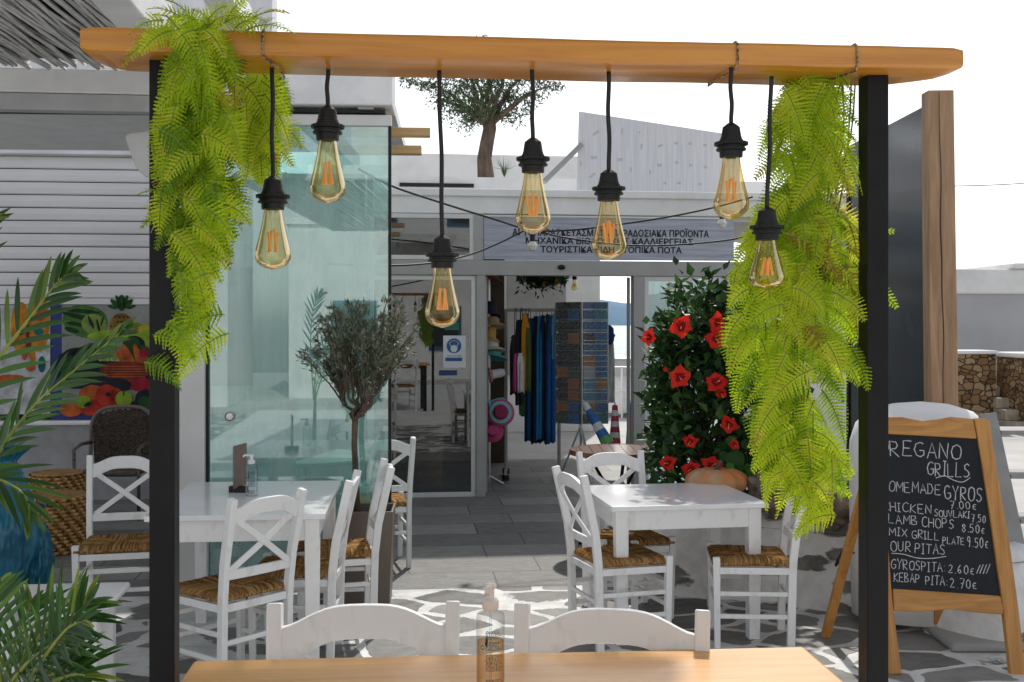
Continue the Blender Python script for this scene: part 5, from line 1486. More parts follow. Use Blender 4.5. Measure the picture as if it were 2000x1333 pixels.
# ------------------------------------------------------------------ dark screen with timber post
sp = W(1838, 632, 6.6)
ts = thing('dark_screen', 'tall glossy dark screen held by a cracked timber post at the right', 'screen', (sp.x, 6.6, 0))
zt_ = W(1838, 180, 6.6).z
pts = [(W(1846, 632, 6.6).x - sp.x, 0, .0), (0.0, 0, 1.2), (-.012, 0, 2.2), (-.022, 0, zt_)]
MB().bar(pts, .165, .12, scales=[1.03, 1.0, .97, .94]).build('timber_post', TIMBER, ts, bevel=.006)
crk = MB(); pp = []
for k in range(26):
    t = k / 25; zz = zt_ - .02 - t * 1.9
    pp.append(Vector((-.035 + .03 * t + .012 * mnoise.noise(Vector((t * 6, 2, 0))), -.0605, zz)))
crk.tube(pp, .004, 5, radii=[.0035 * (1 - .5 * abs(2 * k / 25 - 1)) for k in range(26)])
crk.build('crack', DARK, bpy.data.objects['timber_post'])
zA = W(1808, 205, 6.6).z
GD = pm('smoked_panel', (.075, .080, .088), .16, col2=(.055, .06, .066), scale=2, spec=.7)
MB().box(-.085, -.065, .065, 1.5, .5, zA).build('panel', GD, ts)
MB().box(-.095, -.055, 1.5, 1.56, 0, zA).build('end_post', BLACKM, ts)

# ------------------------------------------------------------------ far right: stone wall, steps, white house
def rubble_mat():
    m, n, l, b = _nodes('rubble_stone')
    tc = N(n, 'ShaderNodeTexCoord')
    mp = N(n, 'ShaderNodeMapping'); mp.inputs['Scale'].default_value = (1, 1, 1.5)
    l.new(tc.outputs['Object'], mp.inputs[0])
    nz = N(n, 'ShaderNodeTexNoise', Scale=3.0, Detail=2.0); l.new(mp.outputs[0], nz.inputs['Vector'])
    vm = N(n, 'ShaderNodeVectorMath', operation='MULTIPLY_ADD'); vm.inputs[1].default_value = (.2, .2, .2)
    l.new(nz.outputs['Color'], vm.inputs[0]); l.new(mp.outputs[0], vm.inputs[2])
    vc = N(n, 'ShaderNodeTexVoronoi', Scale=6.5, feature='F1', distance='CHEBYCHEV'); ve = N(n, 'ShaderNodeTexVoronoi', Scale=6.5, feature='DISTANCE_TO_EDGE', Randomness=.75)
    v1 = N(n, 'ShaderNodeTexVoronoi', Scale=6.5, feature='F1', Randomness=.75)
    l.new(vm.outputs[0], v1.inputs['Vector']); l.new(vm.outputs[0], ve.inputs['Vector'])
    sep = N(n, 'ShaderNodeSeparateColor'); l.new(v1.outputs['Color'], sep.inputs[0])
    cr = N(n, 'ShaderNodeValToRGB')
    cr.color_ramp.elements[0].color, cr.color_ramp.elements[1].color = c4((.16, .085, .035)), c4((.42, .30, .17))
    e = cr.color_ramp.elements.new(.5); e.color = c4((.30, .17, .07))
    l.new(sep.outputs[0], cr.inputs[0])
    mr = N(n, 'ShaderNodeMapRange'); mr.inputs['From Min'].default_value, mr.inputs['From Max'].default_value = .02, .07
    l.new(ve.outputs['Distance'], mr.inputs['Value'])
    mx = N(n, 'ShaderNodeMix', data_type='RGBA'); mx.inputs[6].default_value = c4((.06, .045, .03))
    l.new(mr.outputs[0], mx.inputs['Factor']); l.new(cr.outputs[0], mx.inputs[7])
    l.new(mx.outputs[2], b.inputs['Base Color']); b.inputs['Roughness'].default_value = .9
    bp = N(n, 'ShaderNodeBump', Strength=.9, Distance=.05); l.new(mr.outputs[0], bp.inputs['Height']); l.new(bp.outputs[0], b.inputs['Normal'])
    return m
RUB = rubble_mat()
RW = W(1930, 632, 18.0); RW.z = 0
RF = Fr(RW, 4)
zc = RF.z(1930, 692)
o = frame_thing(RF, 'rubble_wall', 'brown rubble stone retaining wall at the far right behind the timber post', 'wall')
MB().box(-4, RF.u(1945), 0, .5, 0, zc).build('wall_face', RUB, o)
MB().box(-4, RF.u(1946), -.06, .55, zc, zc + .06).build('coping', PLASTER, o, bevel=.02)
o = frame_thing(Fr(RW + Vector((0, -.9, 0)), 4), 'rubble_pier', 'brown rubble stone pier at the right edge in front of the steps', 'wall')
MB().box(RF.u(1972), 6, 0, 1.2, 0, zc - .05).build('wall_face', RUB, o)
MB().box(RF.u(1968), 6, -.05, 1.25, zc - .05, zc + .03).build('coping', PLASTER, o, bevel=.02)
o = frame_thing(RF, 'stone_steps', 'pale stone steps climbing between the two rubble walls', 'steps')
for k in range(5): MB().box(RF.u(1940), RF.u(1978), .0 - .7 + k * .3, 1.2, k * .17, (k + 1) * .17 - .003).build('step', pm('step_stone', (.52, .45, .36), .9, col2=(.34, .28, .2), scale=6), o, bevel=.015)
HF = Fr((RW.x, 24.0, 0), 3)
o = frame_thing(HF, 'white_town_house', 'grey shaded white house with pale parapet at the far right', 'house')
zp1, zp0 = HF.z(1930, 526), HF.z(1930, 575)
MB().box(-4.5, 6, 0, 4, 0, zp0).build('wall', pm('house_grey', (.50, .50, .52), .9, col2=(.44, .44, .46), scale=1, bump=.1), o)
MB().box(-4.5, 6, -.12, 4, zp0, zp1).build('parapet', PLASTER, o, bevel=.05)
MB().box(HF.u(1968), 6, -.3, 2, zp1, zp1 + .12).build('chimney_cap', PLASTER, o, bevel=.03)
a_, b_ = W(1780, 364, 30), W(2120, 348, 30)
c0 = [a_.lerp(b_, k / 10) - Vector((0, 0, .25 * math.sin(math.pi * k / 10) * .3)) for k in range(11)]
tag(MB().tube(local(c0, a_), .012, 6).build('overhead_wire', CABLE, loc=a_), 'single thin overhead wire crossing the sky at the right', 'wire')

# string light cables in front of the shop
def cable(pts, d, r_, label, bulbs=()):
    P3 = [W(x, y, dd) for x, y, dd in pts]
    o = thing('string_lights', label, 'string lights', P3[0])
    MB().tube(local(smooth_path(P3, 5), P3[0]), r_, 6).build('cable', CABLE, o, smooth='all')
    for x, y, dd in bulbs:
        p = W(x, y, dd) - P3[0]
        MB().lathe([(.022, .03), (.022, .09), (.014, .105), (.001, .105)], 14, p).build('socket', BLACKP, o, smooth=True)
        MB().lathe([(.001, -.045), (.028, -.035), (.045, 0), (.028, .034), (.02, .04)], 16, p).build('bulb', pm('frosted_bulb', (.72, .70, .62), .25), o, smooth=True)
cable([(700, 330, 8.0), (763, 363, 8.3), (860, 396, 8.8), (960, 427, 9.2), (1035, 449, 9.5), (1110, 450, 9.6), (1200, 440, 9.7), (1300, 425, 9.8), (1393, 406, 9.9), (1470, 385, 9.9)], 9, .009, 'upper black string light cable sagging across the shop front', ((1040, 481, 9.5), (1410, 437, 9.9)))
cable([(640, 516, 8.0), (763, 519, 8.4), (850, 513, 8.9), (920, 497, 9.2), (980, 473, 9.4), (1035, 449, 9.52), (1090, 462, 9.6), (1180, 475, 9.7), (1250, 480, 9.8), (1330, 478, 9.85), (1430, 468, 9.9), (1500, 450, 9.9)], 9, .008, 'lower black string light cable crossing the shop sign')

# ------------------------------------------------------------------ left: wicker, bags, stand, palms
wa = thing('wicker_armchair', 'dark brown woven wicker armchair against the grey wall', 'armchair', (W(228, 632, 9.9).x, 9.9, 0), 2)
def weave_sheet(w0, w1, h0, h1, curve, nx_, nz_, arch=.0):
    m = MB()
    for j in range(nz_ + 1):
        for i in range(nx_ + 1):
            s, t = -1 + 2 * i / nx_, j / nz_
            hw = w0 + (w1 - w0) * t
            ztop = h1 - arch * (abs(s) ** 3)
            wv = .006 * math.sin(i * math.pi) * 0 + .006 * (1 if (i // 2 + j) % 2 else -1)
            m.v.append((s * hw, curve * s * s + wv, h0 + (ztop - h0) * t))
    for j in range(nz_):
        for i in range(nx_): m.f.append((j * (nx_ + 1) + i, j * (nx_ + 1) + i + 1, (j + 1) * (nx_ + 1) + i + 1, (j + 1) * (nx_ + 1) + i)); m.t.append(.5)
    return m
o = weave_sheet(.25, .27, .42, .93, -.06, 40, 44, .10).build('backrest', WICKERD, wa); o.location = (0, .22, 0)
o.modifiers.new('solid', 'SOLIDIFY').thickness = .02
fr_ = MB().tube(smooth_path([Vector((-.29, .17, .0)), Vector((-.29, .17, .6)), Vector((-.27, .17, .84)), Vector((-.18, .2, .94)), Vector((0, .22, .96)), Vector((.18, .2, .94)), Vector((.27, .17, .84)), Vector((.29, .17, .6)), Vector((.29, .17, 0))], 5), .018, 8)
fr_.build('frame', pm('wicker_frame', (.16, .13, .11), .5), wa, smooth='all')
MB().box(-.26, .26, -.28, .18, .38, .43).build('seat', WICKERD, wa, bevel=.02)
for s in (-1, 1):
    MB().tube([(s * .28, -.28, 0), (s * .28, -.28, .62), (s * .28, -.1, .65), (s * .28, .17, .64)], .016, 8).build('armrest', WICKERD, wa, smooth='all')
def basket(px, pyb, dd, r_, h_, label):
    m = MB(); rows = int(h_ / .014); n = 96
    for k in range(rows + 1):
        zz = h_ * k / rows; rad = r_ * (1 + .10 * math.sin(math.pi * (zz / h_) * .9)) 
        for j in range(n):
            a = 6.283 * j / n; rr_ = rad + .008 * math.sin(j * math.pi / 2.5 + (k // 2) * 1.9) * (k % 2) + (.010 if k % 2 else -.004)
            m.v.append((rr_ * math.cos(a), rr_ * math.sin(a), zz))
    for k in range(rows):
        for j in range(n): m.f.append((k * n + j, k * n + (j + 1) % n, (k + 1) * n + (j + 1) % n, (k + 1) * n + j)); m.t.append(min(1, max(0, .32 + .3 * math.sin(j * math.pi / 2.5 + (k // 2) * 1.9) + rnd.uniform(-.25, .25) + (.2 if k % 2 else -.12))))
    o_ = thing('woven_pouf', label, 'pouf', Vector((W(px, 632, dd).x, dd, 0)), 0, 'woven straw poufs')
    m.build('side', STRAW, o_, smooth='all')
    t = MB()
    for k in range(14):
        a0, a1 = r_ * k / 14, r_ * (k + 1) / 14
        t.lathe([(max(a0, .001), h_ - .004), ((a0 + a1) / 2, h_ + .012), (a1, h_ - .004)], 40)
    t.build('top', WICKER, o_, smooth='all')
basket(112, 1085, 8.35, .215, .42, 'woven straw pouf in front, nearer the blue bags')
basket(112, 1000, 9.0, .20, .50, 'woven straw pouf behind the other, close to the grey wall')
for c, r_, lab, sd in ((W(15, 1010, 7.0), (.19, .15, .45), 'tall blue plastic bag bundle standing behind the palm fronds', 1.3), (W(55, 1065, 7.1), (.15, .14, .26), 'rounded blue plastic bag bulging beside the straw pouf', 4.2)):
    m = MB(); nt_a, nz_a = 120, 60
    zb_a, zt_a = -c.z + .004, r_[2]
    for k in range(nz_a + 1):
        t = k / nz_a
        body = (math.sin(math.pi * min(1, .14 + t * .92)) ** .55) if t < .9 else .30 + .55 * ((t - .9) / .1)
        for q in range(nt_a):
            a = 6.2832 * q / nt_a
            ca, sa = math.cos(a), math.sin(a)
            fold = abs(mnoise.noise(Vector((ca * 2.2 + sd, sa * 2.2, t * 1.6)))) + .55 * abs(mnoise.noise(Vector((ca * 5 + sd, sa * 5, t * 3 + 4)))) + .35 * abs(mnoise.noise(Vector((ca * 9, sa * 9 + sd, t * 9))))
            rr_a = body * (1.12 - .42 * fold)
            m.v.append((r_[0] * rr_a * ca, r_[1] * rr_a * sa, zb_a + (zt_a - zb_a) * t + .02 * mnoise.noise(Vector((ca * 3, sa * 3, sd))) * (t > .5)))
    for k in range(nz_a):
        for q in range(nt_a): m.f.append((k * nt_a + q, k * nt_a + (q + 1) % nt_a, (k + 1) * nt_a + (q + 1) % nt_a, (k + 1) * nt_a + q)); m.t.append(.5)
    m.f.append(tuple(range(nt_a))[::-1]); m.t.append(.5)
    o = m.build('blue_bag', BLUEBAG, loc=c, smooth='all')
    tag(o, lab, 'bag', 'blue plastic bags')
sd_ = thing('plant_stand', 'low white square stand at the lower left under the palm leaves', 'stand', (W(100, 632, 5.0).x, 5.0, 0), 6)
xr = W(207, 632, 4.85).x - W(100, 632, 5.0).x
zs_ = W(200, 1170, 4.9).z
MB().box(xr - .5, xr, -.2, .2, zs_ - .035, zs_).build('tabletop', TABLEW, sd_, bevel=.012)
for sx in (xr - .44, xr - .09):
    for sy in (-.14, .14): MB().bar([(sx, sy, 0), (sx, sy, zs_ - .036)], .06, .06).build('leg', CHAIRW, sd_, bevel=.004)

def palm_frond(mb, st, ctrl, L, n, seed, nrm=Vector((0, -1, .3)), up_bias=.2, wl=.026, ang=.75):
    """rachis through ctrl points, long folded leaflets both sides"""
    r = random.Random(seed)
    pts = smooth_path(ctrl, 8); m = len(pts)
    st.tube(pts, .006, 7, radii=[.008 - .006 * i / (m - 1) for i in range(m)])
    for i in range(n):
        t = .16 + .84 * i / (n - 1)
        x = t * (m - 1); k = min(int(x), m - 2); f = x - k
        p = pts[k].lerp(pts[k + 1], f); T = (pts[min(k + 2, m - 1)] - pts[max(k - 1, 0)]).normalized()
        B = T.cross(nrm).normalized(); Nn = B.cross(T)
        ln = L * (.55 + .55 * math.sin(math.pi * min(1, t * .92 + .05))) * (1 - .45 * max(0, t - .7) / .3) * r.uniform(.9, 1.08)
        for s in (-1, 1):
            a = ang * (1 - .55 * t) + r.uniform(-.08, .08)
            d = (T * math.cos(a) + B * s * math.sin(a) + Nn * r.uniform(-.12, .18)).normalized()
            side = d.cross(Nn).normalized(); nn = side.cross(d)
            vs = []; K = 7
            for q in range(K + 1):
                u_ = q / K
                w_ = .85 * wl * (math.sin(math.pi * (.10 + .90 * u_)) ** .75) * (1 if u_ < .99 else 0)
                c = p + d * (ln * u_) + Vector((0, 0, -.16 * ln * u_ * u_))
                vs += [c - side * w_ * .5 + nn * w_ * .18, c, c + side * w_ * .5 + nn * w_ * .18]
            fs = []
            for q in range(K): fs += [(q * 3, q * 3 + 1, q * 3 + 4, q * 3 + 3), (q * 3 + 1, q * 3 + 2, q * 3 + 5, q * 3 + 4)]
            mb.add(vs, fs, min(1, max(0, r.gauss(.30, .2) + (.25 if t > .85 else 0))))
def palm(label, base, d, fronds, stemc):
    o = thing('potted_palm', label, 'palm', base)
    lm, st = MB(), MB()
    for i, (c, L, n, dd, nr, wl, ang) in enumerate(fronds):
        ctrl = [W(px, py, d + dz) - base for px, py, dz in c]
        palm_frond(lm, st, ctrl, L, n, i * 7 + 3, nr, wl=wl, ang=ang)
    lm.build('frond_leaves', PALM, o, smooth='all'); st.build('stalk', PALMR, o, smooth='all')
    return o
D1 = 3.0
bs = W(-130, 632, D1); bs.z = 0
p1 = palm('tall potted palm with arching fronds at the left edge in front of the posters', bs, D1, [
    ([(-120, 1150, 0), (-90, 900, 0), (-20, 730, -.03), (60, 620, -.06), (115, 550, -.1), (140, 535, -.12)], .165, 19, 0, Vector((.2, -1, .25)), .019, .72),
    ([(-110, 1180, 0), (-70, 1000, -.05), (0, 880, -.1), (70, 790, -.14), (150, 720, -.18), (245, 642, -.22)], .155, 21, 0, Vector((.0, -1, .5)), .018, .62),
    ([(-120, 1180, 0), (-110, 1050, -.05), (-75, 960, -.1), (-30, 930, -.15), (40, 960, -.2), (60, 1000, -.2)], .17, 14, 0, Vector((.3, -.8, .6)), .018, .75),
    ([(-120, 1180, 0), (-120, 800, .05), (-90, 600, .1), (-60, 470, .1), (-30, 430, .1)], .18, 15, 0, Vector((0.4, -1, .2)), .02, .7)], None)
MB().lathe([(.10, .0), (.14, 0), (.17, .3), (.175, .34), (.15, .34), (.14, .28), (.001, .27)], 28).build('pot', flat('pot_grey', (.2, .2, .2)), p1, smooth=True)
MB().tube([(0, 0, .26), (.02, 0, .6), (.03, 0, 1.05)], .02, 8, radii=[.03, .022, .012]).build('trunk', BARK, p1, smooth='all')
D2 = 2.7
bs2 = W(10, 632, D2); bs2.z = TERR
p2 = palm('low bushy palm plant at the bottom left corner', bs2, D2, [
    ([(5, 1420, 0), (30, 1330, -.03), (70, 1255, -.06), (120, 1190, -.08), (150, 1165, -.1)], .155, 13, 0, Vector((0, -1, .5)), .0145, .92),
    ([(0, 1420, 0), (20, 1340, -.08), (60, 1290, -.14), (110, 1255, -.2), (150, 1240, -.24)], .155, 13, 0, Vector((0, -.8, .8)), .0145, .92),
    ([(0, 1420, 0), (0, 1330, -.05), (-10, 1250, -.08), (-10, 1190, -.1), (0, 1140, -.1)], .155, 12, 0, Vector((0, -1, .3)), .0145, .92),
    ([(10, 1420, 0), (40, 1370, -.1), (80, 1330, -.16), (120, 1310, -.2), (150, 1300, -.2)], .155, 11, 0, Vector((.1, -.8, .7)), .0145, .92),
    ([(0, 1420, 0), (10, 1330, -.02), (30, 1260, .02), (50, 1210, .05), (60, 1180, .06)], .155, 11, 0, Vector((.3, -1, .2)), .0145, .92),
    ([(15, 1425, 0), (60, 1330, -.1), (110, 1250, -.16), (150, 1200, -.2), (172, 1178, -.2)], .155, 14, 0, Vector((.1, -1, .4)), .0145, .92),
    ([(15, 1430, 0), (60, 1370, -.14), (110, 1330, -.22), (150, 1318, -.26), (170, 1325, -.26)], .155, 13, 0, Vector((0, -.7, .8)), .0145, .92),
    ([(15, 1425, 0), (50, 1340, -.12), (90, 1280, -.2), (130, 1230, -.24), (160, 1215, -.26)], .155, 14, 0, Vector((.3, -.8, .6)), .0145, .92)], None)
MB().lathe([(.07, 0), (.09, 0), (.11, .2), (.10, .2), (.09, .17), (.001, .17)], 24).build('pot', flat('pot_grey', (.2, .2, .2)), p2, smooth=True)
MB().tube([(0, 0, .16), (0, 0, .3), (-.005, 0, H - TERR - (1420 - 632) / F * D2)], .012, 8).build('trunk', BARK, p2)

# ------------------------------------------------------------------ orange table and lamp frame
OT_h = .716; OTz = H - OT_h
dF = OT_h * F / (1290 - 632); dF2 = OT_h * F / (1262 - 632)
c1, c2 = W(378, 1290, dF), W(1570, 1262, dF2)
ax = (c2 - c1); wT = ax.length; rzT = math.degrees(math.atan2(ax.y, ax.x)); ax.normalize()
nrm_ = Vector((ax.y, -ax.x, 0))
Md = .76
cT = (c1 + c2) / 2 + nrm_ * (Md / 2); cT.z = TERR
ot = thing('orange_table', 'orange varnished wooden table in the foreground below the lamp beam', 'table', cT, rzT)
MB().box(-wT / 2, wT / 2, -Md / 2, Md / 2, OTz - TERR - .035, OTz - TERR).build('tabletop', TABLEO, ot, bevel=.008, seg=3)
for sx in (-1, 1):
    for sy in (-1, 1): MB().bar([(sx * (wT / 2 - .09), sy * (Md / 2 - .09), 0), (sx * (wT / 2 - .09), sy * (Md / 2 - .09), OTz - TERR - .036)], .06, .06).build('leg', BLACKM, ot, bevel=.003)
MB().box(-wT / 2 + .12, wT / 2 - .12, -Md / 2 + .07, -Md / 2 + .09, OTz - TERR - .11, OTz - TERR - .036).build('apron', TABLEO, ot)
dP = 2.156
BF = Fr((0, dP, 0), 5.3)
lf = frame_thing(BF, 'lamp_frame', 'black steel posts carrying a thick honey coloured wooden beam for the lamps', 'lamp frame')
pw_ = .046
zb_ = BF.z(1000, 140)
for xa, xb in ((BF.u(291, -.023), BF.u(341, -.023)), (BF.u(1694, -.023), BF.u(1736, -.023))):
    MB().box(xa, xb, -.023, .023, TERR, zb_ + .004).build('post', BLACKM, lf, bevel=.002)
# live edge beam: front edge wavy
zbot, ztop = BF.z(1000, 120, -.075), BF.z(1000, 72, -.075)
bx0, bx1 = BF.u(158, -.075), BF.u(1879, -.075)
bmsh = MB(); nB = 90
for i in range(nB + 1):
    t = i / nB; x = bx0 + (bx1 - bx0) * t
    e = min(t, 1 - t) * (bx1 - bx0)
    rnd_ = 1 - max(0, 1 - e / .03) ** 2 if e < .03 else 1
    rr_ = math.sqrt(max(0.0, rnd_)) if e < .03 else 1
    yf = -.080 + .012 * mnoise.noise(Vector((x * 2.2, 0, 3))) + .003 * mnoise.noise(Vector((x * 9, 4, 3)))
    ybk = .085 + .008 * mnoise.noise(Vector((x * 3, 5, 1)))
    inset = 0
    if t < .03: inset = (.03 - t) / .03 * .05
    if t > .93: inset = ((t - .93) / .07) ** 1.6 * .09
    zb2 = zbot + .004 * mnoise.noise(Vector((x * 3, 1, 8)))
    zc_ = (zbot + ztop) / 2
    hh = (ztop - zbot) / 2 * (.80 + .20 * rr_)
    sec = [(yf + .010, -1.0), (yf + .003, -.90), (yf, -.70), (yf, .70), (yf + .003, .92), (yf + .010, 1.0), (ybk - inset - .006, 1.0), (ybk - inset, .8), (ybk - inset, -.9), (ybk - inset - .006, -1.0)]
    for (yy, kk) in sec: bmsh.v.append((x, yy, zc_ + hh * kk + (zb2 - zbot if kk < -.4 else 0)))
K = 10
for i in range(nB):
    for j in range(K): bmsh.f.append((i * K + j, (i + 1) * K + j, (i + 1) * K + (j + 1) % K, i * K + (j + 1) % K)); bmsh.t.append(.5)
bmsh.f += [tuple(range(K)), tuple(range(nB * K, (nB + 1) * K))[::-1]]; bmsh.t += [.5, .5]
bmsh.build('beam', BEAMW, lf, smooth=True, angle=24)
# twine loops
TW = pm('twine', (.45, .32, .2), .9, col2=(.05, .035, .03), scale=160, lo=.45, hi=.55)
for px, tilt in ((409, 0), (512, 22), (1443, -12), (1677, -22)):
    xx = BF.u(px, -.09); tw_ = MB()
    yf_ = -.083 + .012 * mnoise.noise(Vector((xx * 2.2, 0, 3)))
    pts = [Vector((xx, yf_ + .012, ztop + .0025)), Vector((xx, yf_, ztop - .006)), Vector((xx, yf_ - .001, zbot + .012)), Vector((xx, yf_ + .006, zbot - .004)), Vector((xx + tilt / 1050, .0, zbot - .006)), Vector((xx + tilt / 1050, .085, zbot - .004)), Vector((xx, .094, ztop - .004)), Vector((xx, .07, ztop + .0025)), Vector((xx, yf_ + .012, ztop + .0025))]
    tw_.tube(pts, .0022, 6); tw_.build('twine_loop', TW, lf, smooth='all')

# ------------------------------------------------------------------ pendant bulbs
def bulb(px, ytop, ysock, yglass, ytip, dd, label, sway=0):
    s = dd / F
    tip = W(px, ytip, dd); top = W(px + sway, ytop, dd); zs, zg = W(px, ysock, dd).z, W(px, yglass, dd).z
    base = Vector((tip.x, dd, tip.z)); 
    o = thing('pendant_bulb', label, 'lamp', base, 0, 'edison bulbs hanging from the beam')
    h = zs - base.z
    zsk = zs - base.z; zgl = zg - base.z
    zt2 = top.z + .012 - base.z
    pts = [Vector((top.x - tip.x + .004 * math.sin(k * 1.1 + px) * math.sin(math.pi * k / 8), .003 * math.sin(k + px), 0)) * (1 if k else 1) for k in range(9)]
    pts = [Vector(((top.x - tip.x) * (1 - k / 8) + .0016 * math.sin(k * 1.1 + px) * math.sin(math.pi * k / 8), 0, zt2 + (zsk - .004 - zt2) * k / 8)) for k in range(9)]
    MB().tube(smooth_path(pts, 3), .0043, 8).build('cord', CABLE, o, smooth='all')
    H_ = zsk - zgl; r0 = .0205
    prof = [(.006, zsk), (.010, zsk - .04 * H_), (.0165, zsk - .12 * H_), (.0185, zsk - .30 * H_), (.0195, zsk - .40 * H_), (.0205, zsk - .41 * H_), (.0205, zsk - .47 * H_), (.0225, zsk - .48 * H_), (.0225, zsk - .54 * H_), (.031, zsk - .56 * H_), (.0315, zsk - .65 * H_), (.026, zsk - .67 * H_), (.0265, zsk - .74 * H_), (.029, zsk - .75 * H_), (.0285, zsk - .80 * H_), (.0225, zsk - .82 * H_), (.022, zsk - .99 * H_), (.018, zsk - H_)]
    sk = MB().lathe(prof, 28)
    for k in range(18):
        a = 6.283 * k / 18
        sk.tube([(.0305 * math.cos(a), .0305 * math.sin(a), zsk - .56 * H_), (.0305 * math.cos(a), .0305 * math.sin(a), zsk - .65 * H_)], .0025, 5)
    sk.build('socket', BLACKP, o, smooth=True)
    Lg = zgl; RM = .0345
    gp_ = [(.0165, Lg + .004), (.0172, Lg - .004), (.0205, Lg * .80), (.0262, Lg * .58), (.0315, Lg * .40), (RM, Lg * .28), (RM * .985, Lg * .21), (RM * .90, Lg * .14), (RM * .70, Lg * .075), (RM * .42, Lg * .034), (RM * .2, Lg * .016), (.004, Lg * .006), (.001, 0)]
    # refine
    ref = smooth_path([Vector((a, b, 0)) for a, b in gp_], 4)
    MB().lathe([(max(q.x, .0008), q.y) for q in ref], 36).build('glass', BULB, o, smooth='all')
    MB().lathe([(.009, Lg), (.006, Lg * .86), (.0045, Lg * .72), (.0065, Lg * .68), (.001, Lg * .66)], 14).build('glass_stem', CLEARP, o, smooth='all')
    fi = MB()
    for k in range(4):
        a = k * math.pi / 2 + .5 + px
        fi.tube([(.004 * math.cos(a), .004 * math.sin(a), Lg * .66), (.0105 * math.cos(a), .0105 * math.sin(a), Lg * .30)][::-1], .0030, 6) if k % 2 == 0 else fi.tube([(.006 * math.cos(a), .006 * math.sin(a), Lg * .30), (.0115 * math.cos(a), .0115 * math.sin(a), Lg * .62)], .0030, 6)
    fi.build('filament', FIL, o)
bd = 2.15
for a_ in ((533, 133, 345, 410, 528, bd - .015, 'bulb hanging leftmost of the seven pendant lamps', -2), (640, 118, 207, 275, 398, bd, 'bulb on the short cord, second pendant lamp from the left', 0), (864, 148, 460, 524, 641, bd + .01, 'bulb hanging lowest of the lamps, on the longest cord', -6),
           (1041, 128, 270, 338, 458, bd, 'bulb hanging near the middle of the beam, in front of the roof olive tree', -2), (1189, 153, 332, 393, 509, bd + .01, 'bulb hanging in front of the black lettering of the shop sign', 0), (1428, 138, 241, 308, 430, bd - .015, 'bulb hanging in front of the hoarding left of the right fern', 0), (1498, 162, 405, 470, 568, bd - .03, 'bulb hanging against the big right fern, rightmost lamp', 9)): bulb(*a_)

p0 = next(o for o in COL.objects if o.name.startswith('pendant_bulb') and 'second pendant' in o.get('label', ''))
for px, py, lab in ((1062, 566, 'small far bulb in the doorway peeping out under the left half of the garland'), (1087, 560, 'small far bulb in the doorway at the right end of the garland'), (1122, 568, 'small far bulb hanging free in the doorway right of the garland')):
    dup(p0, W(px, py, 12.5), 0, lab, 'far bulbs hanging in the doorway')

# front pump bottle
fb_d = OT_h * F / (1352 - 632)
pump_bottle(W(958, 632, fb_d) + Vector((0, 0, OTz - H)), .0275, .156, 'clear pump bottle of amber gel standing on the orange table', AMBERP, PUMPW, nozzle=3.3, fill=.64)

# ------------------------------------------------------------------ hanging ferns
def frond(mb, st, pts, Wd, nrm, npin, tint, r):
    m = len(pts)
    st.tube(pts, .0012, 4, radii=[.0016 - .0011 * i / (m - 1) for i in range(m)])
    gap = (pts[-1] - pts[0]).length / npin
    tw = r.uniform(-1.3, 1.3); browned = r.random() < .07
    for i in range(npin):
        t = .05 + .95 * i / npin
        x = t * (m - 1); k = min(int(x), m - 2); f = x - k
        p = pts[k].lerp(pts[k + 1], f); T = (pts[min(k + 2, m - 1)] - pts[max(k - 1, 0)]).normalized()
        B = T.cross(nrm)
        if B.length < 1e-3: continue
        B.normalize(); B = Matrix.Rotation(tw * t, 3, T) @ B; Nn = B.cross(T)
        ln = Wd * (min(1, .35 + t / .3) ** .8) * (1 - max(0, (t - .2) / .82) ** 1.15) + .004
        for s in (-1, 1):
            up = r.uniform(.0, .30)
            d = (B * s * .90 + T * (.34 + .2 * t) + Nn * up).normalized()
            e = d.cross(Nn).normalized()
            nl = max(2, int(ln / .0062))
            tt = min(1, max(0, tint + r.uniform(-.12, .12)))
            if browned and t > .62: tt = r.uniform(.80, 1)
            vs = []; fs = []
            for q in range(2 * nl + 1):
                a0 = q / (2 * nl)
                w_ = gap * .50 * (1 - .85 * a0 ** 1.4) * (1.0 if q % 2 else .42)
                if q == 2 * nl: w_ = .0003
                c0 = p + d * ln * a0 - Nn * (.22 * ln * a0 * a0)
                fw = d * (ln * .22 / nl) if q % 2 else Vector((0, 0, 0))
                vs += [c0 + e * w_ + fw + Nn * w_ * .3, c0, c0 - e * w_ + fw + Nn * w_ * .3]
            for q in range(2 * nl):
                o = q * 3
                fs += [(o, o + 1, o + 4, o + 3), (o + 1, o + 2, o + 5, o + 4)]
            mb.add(vs, fs, tt)
